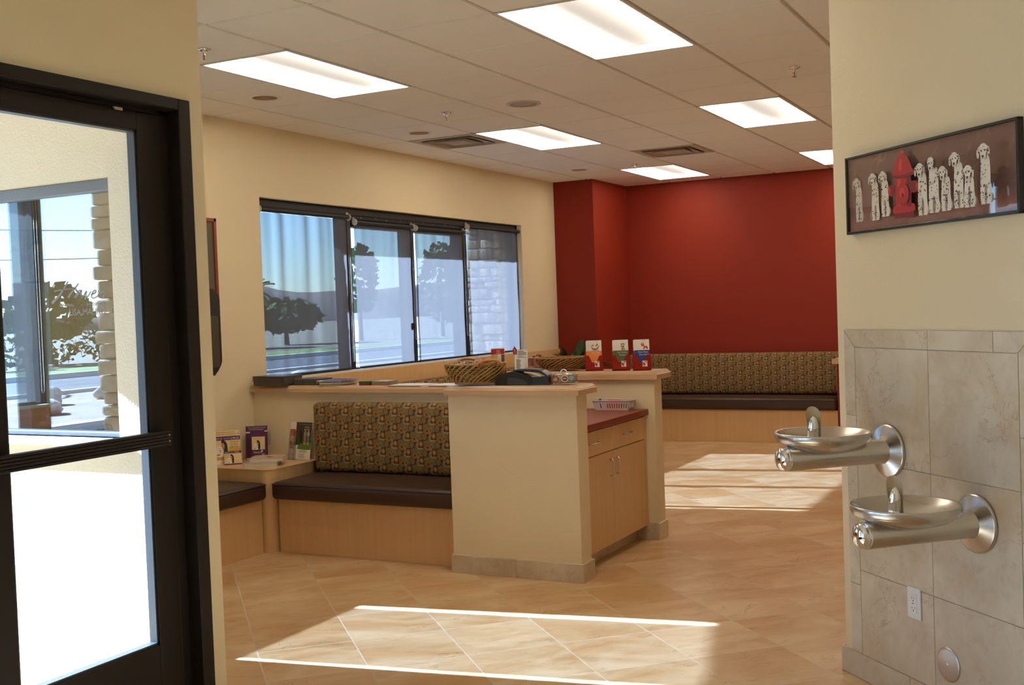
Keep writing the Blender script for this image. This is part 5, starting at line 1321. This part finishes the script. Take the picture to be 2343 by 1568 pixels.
# trees and bushes beyond the street
def foliage(r, rx, rz, cz, n, s):
    m = MB()
    for _ in range(n):
        a, b = r.uniform(0, 2*PI), math.acos(r.uniform(-1, 1)); q = r.uniform(.55, 1)**.5
        c = Vector((rx*q*math.sin(b)*math.cos(a), rx*q*math.sin(b)*math.sin(a), cz+rz*q*math.cos(b)))
        u = Vector((r.uniform(-1, 1), r.uniform(-1, 1), r.uniform(-1, 1))).normalized(); v = u.orthogonal().normalized()
        k_ = s*r.uniform(.6, 1.3); m.poly([c-u*k_, c+v*k_*.6, c+u*k_, c-v*k_*.6])
    m.open = True; return m
M_LEAFT = m_ground('tree_leaves', (.035, .06, .018), (.075, .11, .035), .7, 6)
M_LEAFB = m_ground('bush_leaves', (.06, .085, .025), (.14, .15, .05), .9, 6)
M_BARK = plain('bark', (.10, .075, .055), .9)
def tree(x, y, h, w, lab):
    t = thing('tree', lab, 'tree', (x, y, GZ), 0, 'trees beyond the street'); r = random.Random(int(x*7+y*3))
    foliage(r, w, h*.36, h*.64, 420, .24+.05*w).build('crown', M_LEAFT, t, world=False)
    MB().cyl((0, 0, 0), (0, 0, h*.6), .16, .09, 10).build('trunk', M_BARK, t, world=False)
for i, (x, y, h, w) in enumerate(((-37, -32, 3.6, 1.9), (-38, -22, 3.0, 1.7), (-39, -13, 3.6, 2.0), (-38.5, 29, 2.7, 2.0), (-37.8, 36, 3.0, 2.1), (-39, 43.5, 2.6, 2.1), (-38, 55, 6.2, 1.3), (-40, 50, 2.8, 2.2), (-35.5, 61, 6.4, 1.4), (-39, 69, 3.0, 2.4))):
    tree(x, y, h, w, 'dark round tree across the street, seen reflected in the lettered window' if i < 3 else 'tall thin dark tree across the street, seen high through the middle shades' if i in (6, 8) else 'low dark tree across the street, seen through the window shades')
def palm(x, y, h, lab):
    t = thing('palm_tree', lab, 'tree', (x, y, GZ), 0, 'palm trees beyond the street')
    MB().cyl((0, 0, 0), (.2, 0, h), .22, .15, 10).build('trunk', M_BARK, t, world=False)
    m = MB(); r = random.Random(int(h*10))
    for i in range(26):
        a, e = r.uniform(0, 6.28), r.uniform(-.6, 1.2); p = Vector((.2, 0, h)); d = Vector((math.cos(a)*math.cos(e), math.sin(a)*math.cos(e), math.sin(e))); sd = Vector((-math.sin(a), math.cos(a), 0)); vs = []
        for j in range(6): vs += [p-sd*.14*(1-j/6)-Vector((0, 0, .08)), p, p+sd*.14*(1-j/6)-Vector((0, 0, .08))]; p = p+d*.24; d = Vector((d.x, d.y, d.z-.22)).normalized()
        m.add(vs, [(j*3+q, j*3+q+1, j*3+q+4, j*3+q+3) for j in range(5) for q in (0, 1)])
    m.open = True; m.build('fronds', M_LEAFB, t, world=False)
palm(-34.5, 40.5, 3.1, 'short palm across the street, seen through the shade nearest the front bench')
palm(-38, -27, 4.2, 'palm across the street, seen in the lettered window')
random.seed(4)
for i in range(16):
    y = -46+i*3.3 if i < 10 else 14+(i-10)*2.3
    o = thing('bush', 'green bush on the far side of the street, seen in the lettered window' if i < 10 else 'green bush on the far side of the street, seen through the shades', 'bush', (random.uniform(-34.5, -33), y, GZ), 0, 'bushes beyond the street')
    foliage(random.Random(i), 1.25, .75, .8, 260, .17).build('leaves', M_LEAFB, o, world=False)
# street lamp and overhead wires
t = thing('street_lamp', 'thin grey street lamp with a curved arm across the street', 'lamp', (-24, -17.5, GZ))
MB().tube([(-.0, 0, 0), (0, 0, 3.4), (.12, .2, 3.75), (.45, .8, 3.95), (.8, 1.5, 3.9)], .05, 8).build('pole', plain('galvanised', (.32, .33, .34), .5, .6), t, world=False)
MB().rbox((.7, 1.3, 3.80), (.92, 1.95, 3.92), .05).build('lamp_head', plain('lamp_grey', (.3, .3, .31), .5), t, world=False)
t = thing('utility_pole', 'wooden utility pole far along the street', 'pole', (-31.6, -44, GZ)); MB().cyl((0, 0, 0), (0, 0, 9), .14, .1, 10).build('shaft', M_BARK, t, world=False); MB().box((-1.2, -.06, 8.2), (1.2, .06, 8.35)).box((-1.2, -.06, 5.2), (1.2, .06, 5.32)).box((-1.2, -.06, 6.3), (1.2, .06, 6.42)).build('crossarm', M_BARK, t, world=False)
t2 = dup(t, (-31.6, 12, GZ), label='wooden utility pole across the street opposite the entrance')
for j, z in enumerate((8.375, 6.445, 5.345)):
    m = MB().tube([(-31.3+.3*j, -44+56*q/16, GZ+z-1.4*(1-((q-8)/8)**2)) for q in range(17)], .018, 5)
    tag(m.build('overhead_wire', M_BLACKM), ['highest', 'middle', 'lowest'][j]+' of the three overhead wires along the street', 'wire', 'overhead wires')
# stone columns, eaves and porch post
def m_stack():
    k = N('stacked_stone'); g_ = k.n('ShaderNodeNewGeometry'); rnd = g_.outputs['Random Per Island']; p = k.pos()
    c = k.mix(rnd, (.30, .21, .14), (.52, .40, .29)); c = k.mix(k.ramp(k.noise(p, 14, 4, .6), .4, .7), c, (.22, .15, .10))
    return k.surf(k.bsdf(c, .9, spec=.2, bump=k.noise(p, 30, 4, .6), bs=.5, bd=.02))
M_STACK = m_stack()
def stone_column(name, lab, x0, x1, y0, y1, z1, seed):
    r = random.Random(seed); m = MB(); z = GZ
    m.box((x0+.05, y0+.05, GZ), (x1-.05, y1-.05, z1), 0)
    while z < z1-.05:
        h = r.uniform(.05, .13)
        def row(L, f):
            u = 0
            while u < L-.02:
                w = min(r.uniform(.12, .42), L-u); f(u, u+w-.008, r.uniform(-.035, .02)); u += w
        row(x1-x0, lambda a, b, o: m.rbox((x0+a, y0-o-.02, z), (x0+b, y0+.12, z+h-.006), .015, mid=2, cs=2))
        row(x1-x0, lambda a, b, o: m.rbox((x0+a, y1-.12, z), (x0+b, y1+o+.02, z+h-.006), .015, mid=2, cs=2))
        row(y1-y0, lambda a, b, o: m.rbox((x1-.12, y0+a, z), (x1+o+.02, y0+b, z+h-.006), .015, mid=2, cs=2))
        row(y1-y0, lambda a, b, o: m.rbox((x0-o-.02, y0+a, z), (x0+.12, y0+b, z+h-.006), .015, mid=2, cs=2))
        z += h
    return struct(m, name, M_STACK, lab, 'column')
stone_column('column_1', 'stacked stone pier outside the pane nearest the front bench', -3.50, -2.90, 1.85, 3.02, 3.0, 1)
stone_column('column_2', 'stacked stone column behind the shade nearest the red pilaster', -2.38, -1.98, 6.62, 8.25, 2.66, 2)
stone_column('column_3', 'stacked stone porch column reflected in the lettered window', -2.10, -1.72, -3.80, -3.17, 2.60, 3)
struct(MB().box((-2.81, 1.2, 2.68), (XL-.19, 9.5, 2.80)).box((-2.81, 1.2, 2.80), (XL-.15, 9.5, 3.3)).prism([(-2.24, -1.0), (XL-.19, -1.0), (XL-.19, 1.2), (-2.81, 1.2), (-2.60, .25)], 2.68, 3.3), 'roof_eave', M_STUCCO, 'deep eave shading the side windows', 'roof')
struct(MB().box((-2.02, -3.2, 2.69), (.63, -1.043, 2.80)).box((-2.02, -3.2, 2.80), (.61, -1.1, 3.3)).box((-3.7, -6.6, 2.69), (.63, -3.2, 3.3)), 'roof_porch', M_STUCCO, 'porch roof over the entrance, with an unseen part added to block sun', 'roof')  # wide part over the storefront is added to keep direct sun out
struct(MB().box((-2.10, -2.66, GZ), (-1.98, -2.52, 2.69)), 'column_post', plain('post_dark', (.05, .035, .028), .6), 'dark porch post', 'column')

# ================================================================== LIGHT, SKY, CAMERA
sun = bpy.data.lights.new('sun', 'SUN'); sun.energy = 36.0; sun.angle = math.radians(.53); sun.color = (.68, .97, 1.46)
so = bpy.data.objects.new('sun', sun); COL.objects.link(so)
so.rotation_euler = Vector((1, .18, -.5775)).to_track_quat('-Z', 'Y').to_euler(); so.location = (-8, 0, 8)
w = bpy.data.worlds.new('sky'); sc.world = w; w.use_nodes = True; nt = w.node_tree; nt.nodes.clear()
sky = nt.nodes.new('ShaderNodeTexSky'); sky.sky_type = 'NISHITA'; sky.sun_disc = False; sky.sun_elevation = math.radians(29.6)
sky.sun_rotation = math.atan2(-1, -.18); sky.air_density = 1.0; sky.dust_density = .15; sky.ozone_density = 2.5
bg = nt.nodes.new('ShaderNodeBackground'); bg.inputs[1].default_value = .42; wo = nt.nodes.new('ShaderNodeOutputWorld')
mx = nt.nodes.new('ShaderNodeMix'); mx.data_type = 'RGBA'; mx.blend_type = 'MULTIPLY'; mx.inputs[0].default_value = 1.0; mx.inputs[7].default_value = (.60, .84, 1.22, 1)
nt.links.new(sky.outputs[0], mx.inputs[6]); nt.links.new(mx.outputs[2], bg.inputs[0]); nt.links.new(bg.outputs[0], wo.inputs[0])

cam = bpy.data.cameras.new('camera'); co = bpy.data.objects.new('camera', cam); COL.objects.link(co)
cam.sensor_width = 36.0; cam.sensor_fit = 'HORIZONTAL'; cam.lens = 36*2551.266/2343; cam.clip_start = .05; cam.clip_end = 600
Rr, Rd, Rf = (0.8866452, 0.46101081, -0.03645983), (-0.01844375, -0.04352611, -0.99888203), (-0.46208237, 0.88632641, -0.03008945)
co.matrix_world = Matrix(((Rr[0], -Rd[0], -Rf[0], 3.70191), (Rr[1], -Rd[1], -Rf[1], -4.07263), (Rr[2], -Rd[2], -Rf[2], 1.53398), (0, 0, 0, 1)))
sc.camera = co
sc.view_settings.view_transform = 'Standard'; sc.view_settings.look = 'None'; sc.view_settings.gamma = 1.0; sc.view_settings.exposure = 0.80
sc.view_settings.use_curve_mapping = False
cy = sc.cycles
cy.max_bounces = 8; cy.diffuse_bounces = 5; cy.glossy_bounces = 4; cy.transmission_bounces = 6; cy.transparent_max_bounces = 16
cy.sample_clamp_indirect = 6.0; cy.caustics_reflective = False; cy.caustics_refractive = False
cy.use_denoising = True
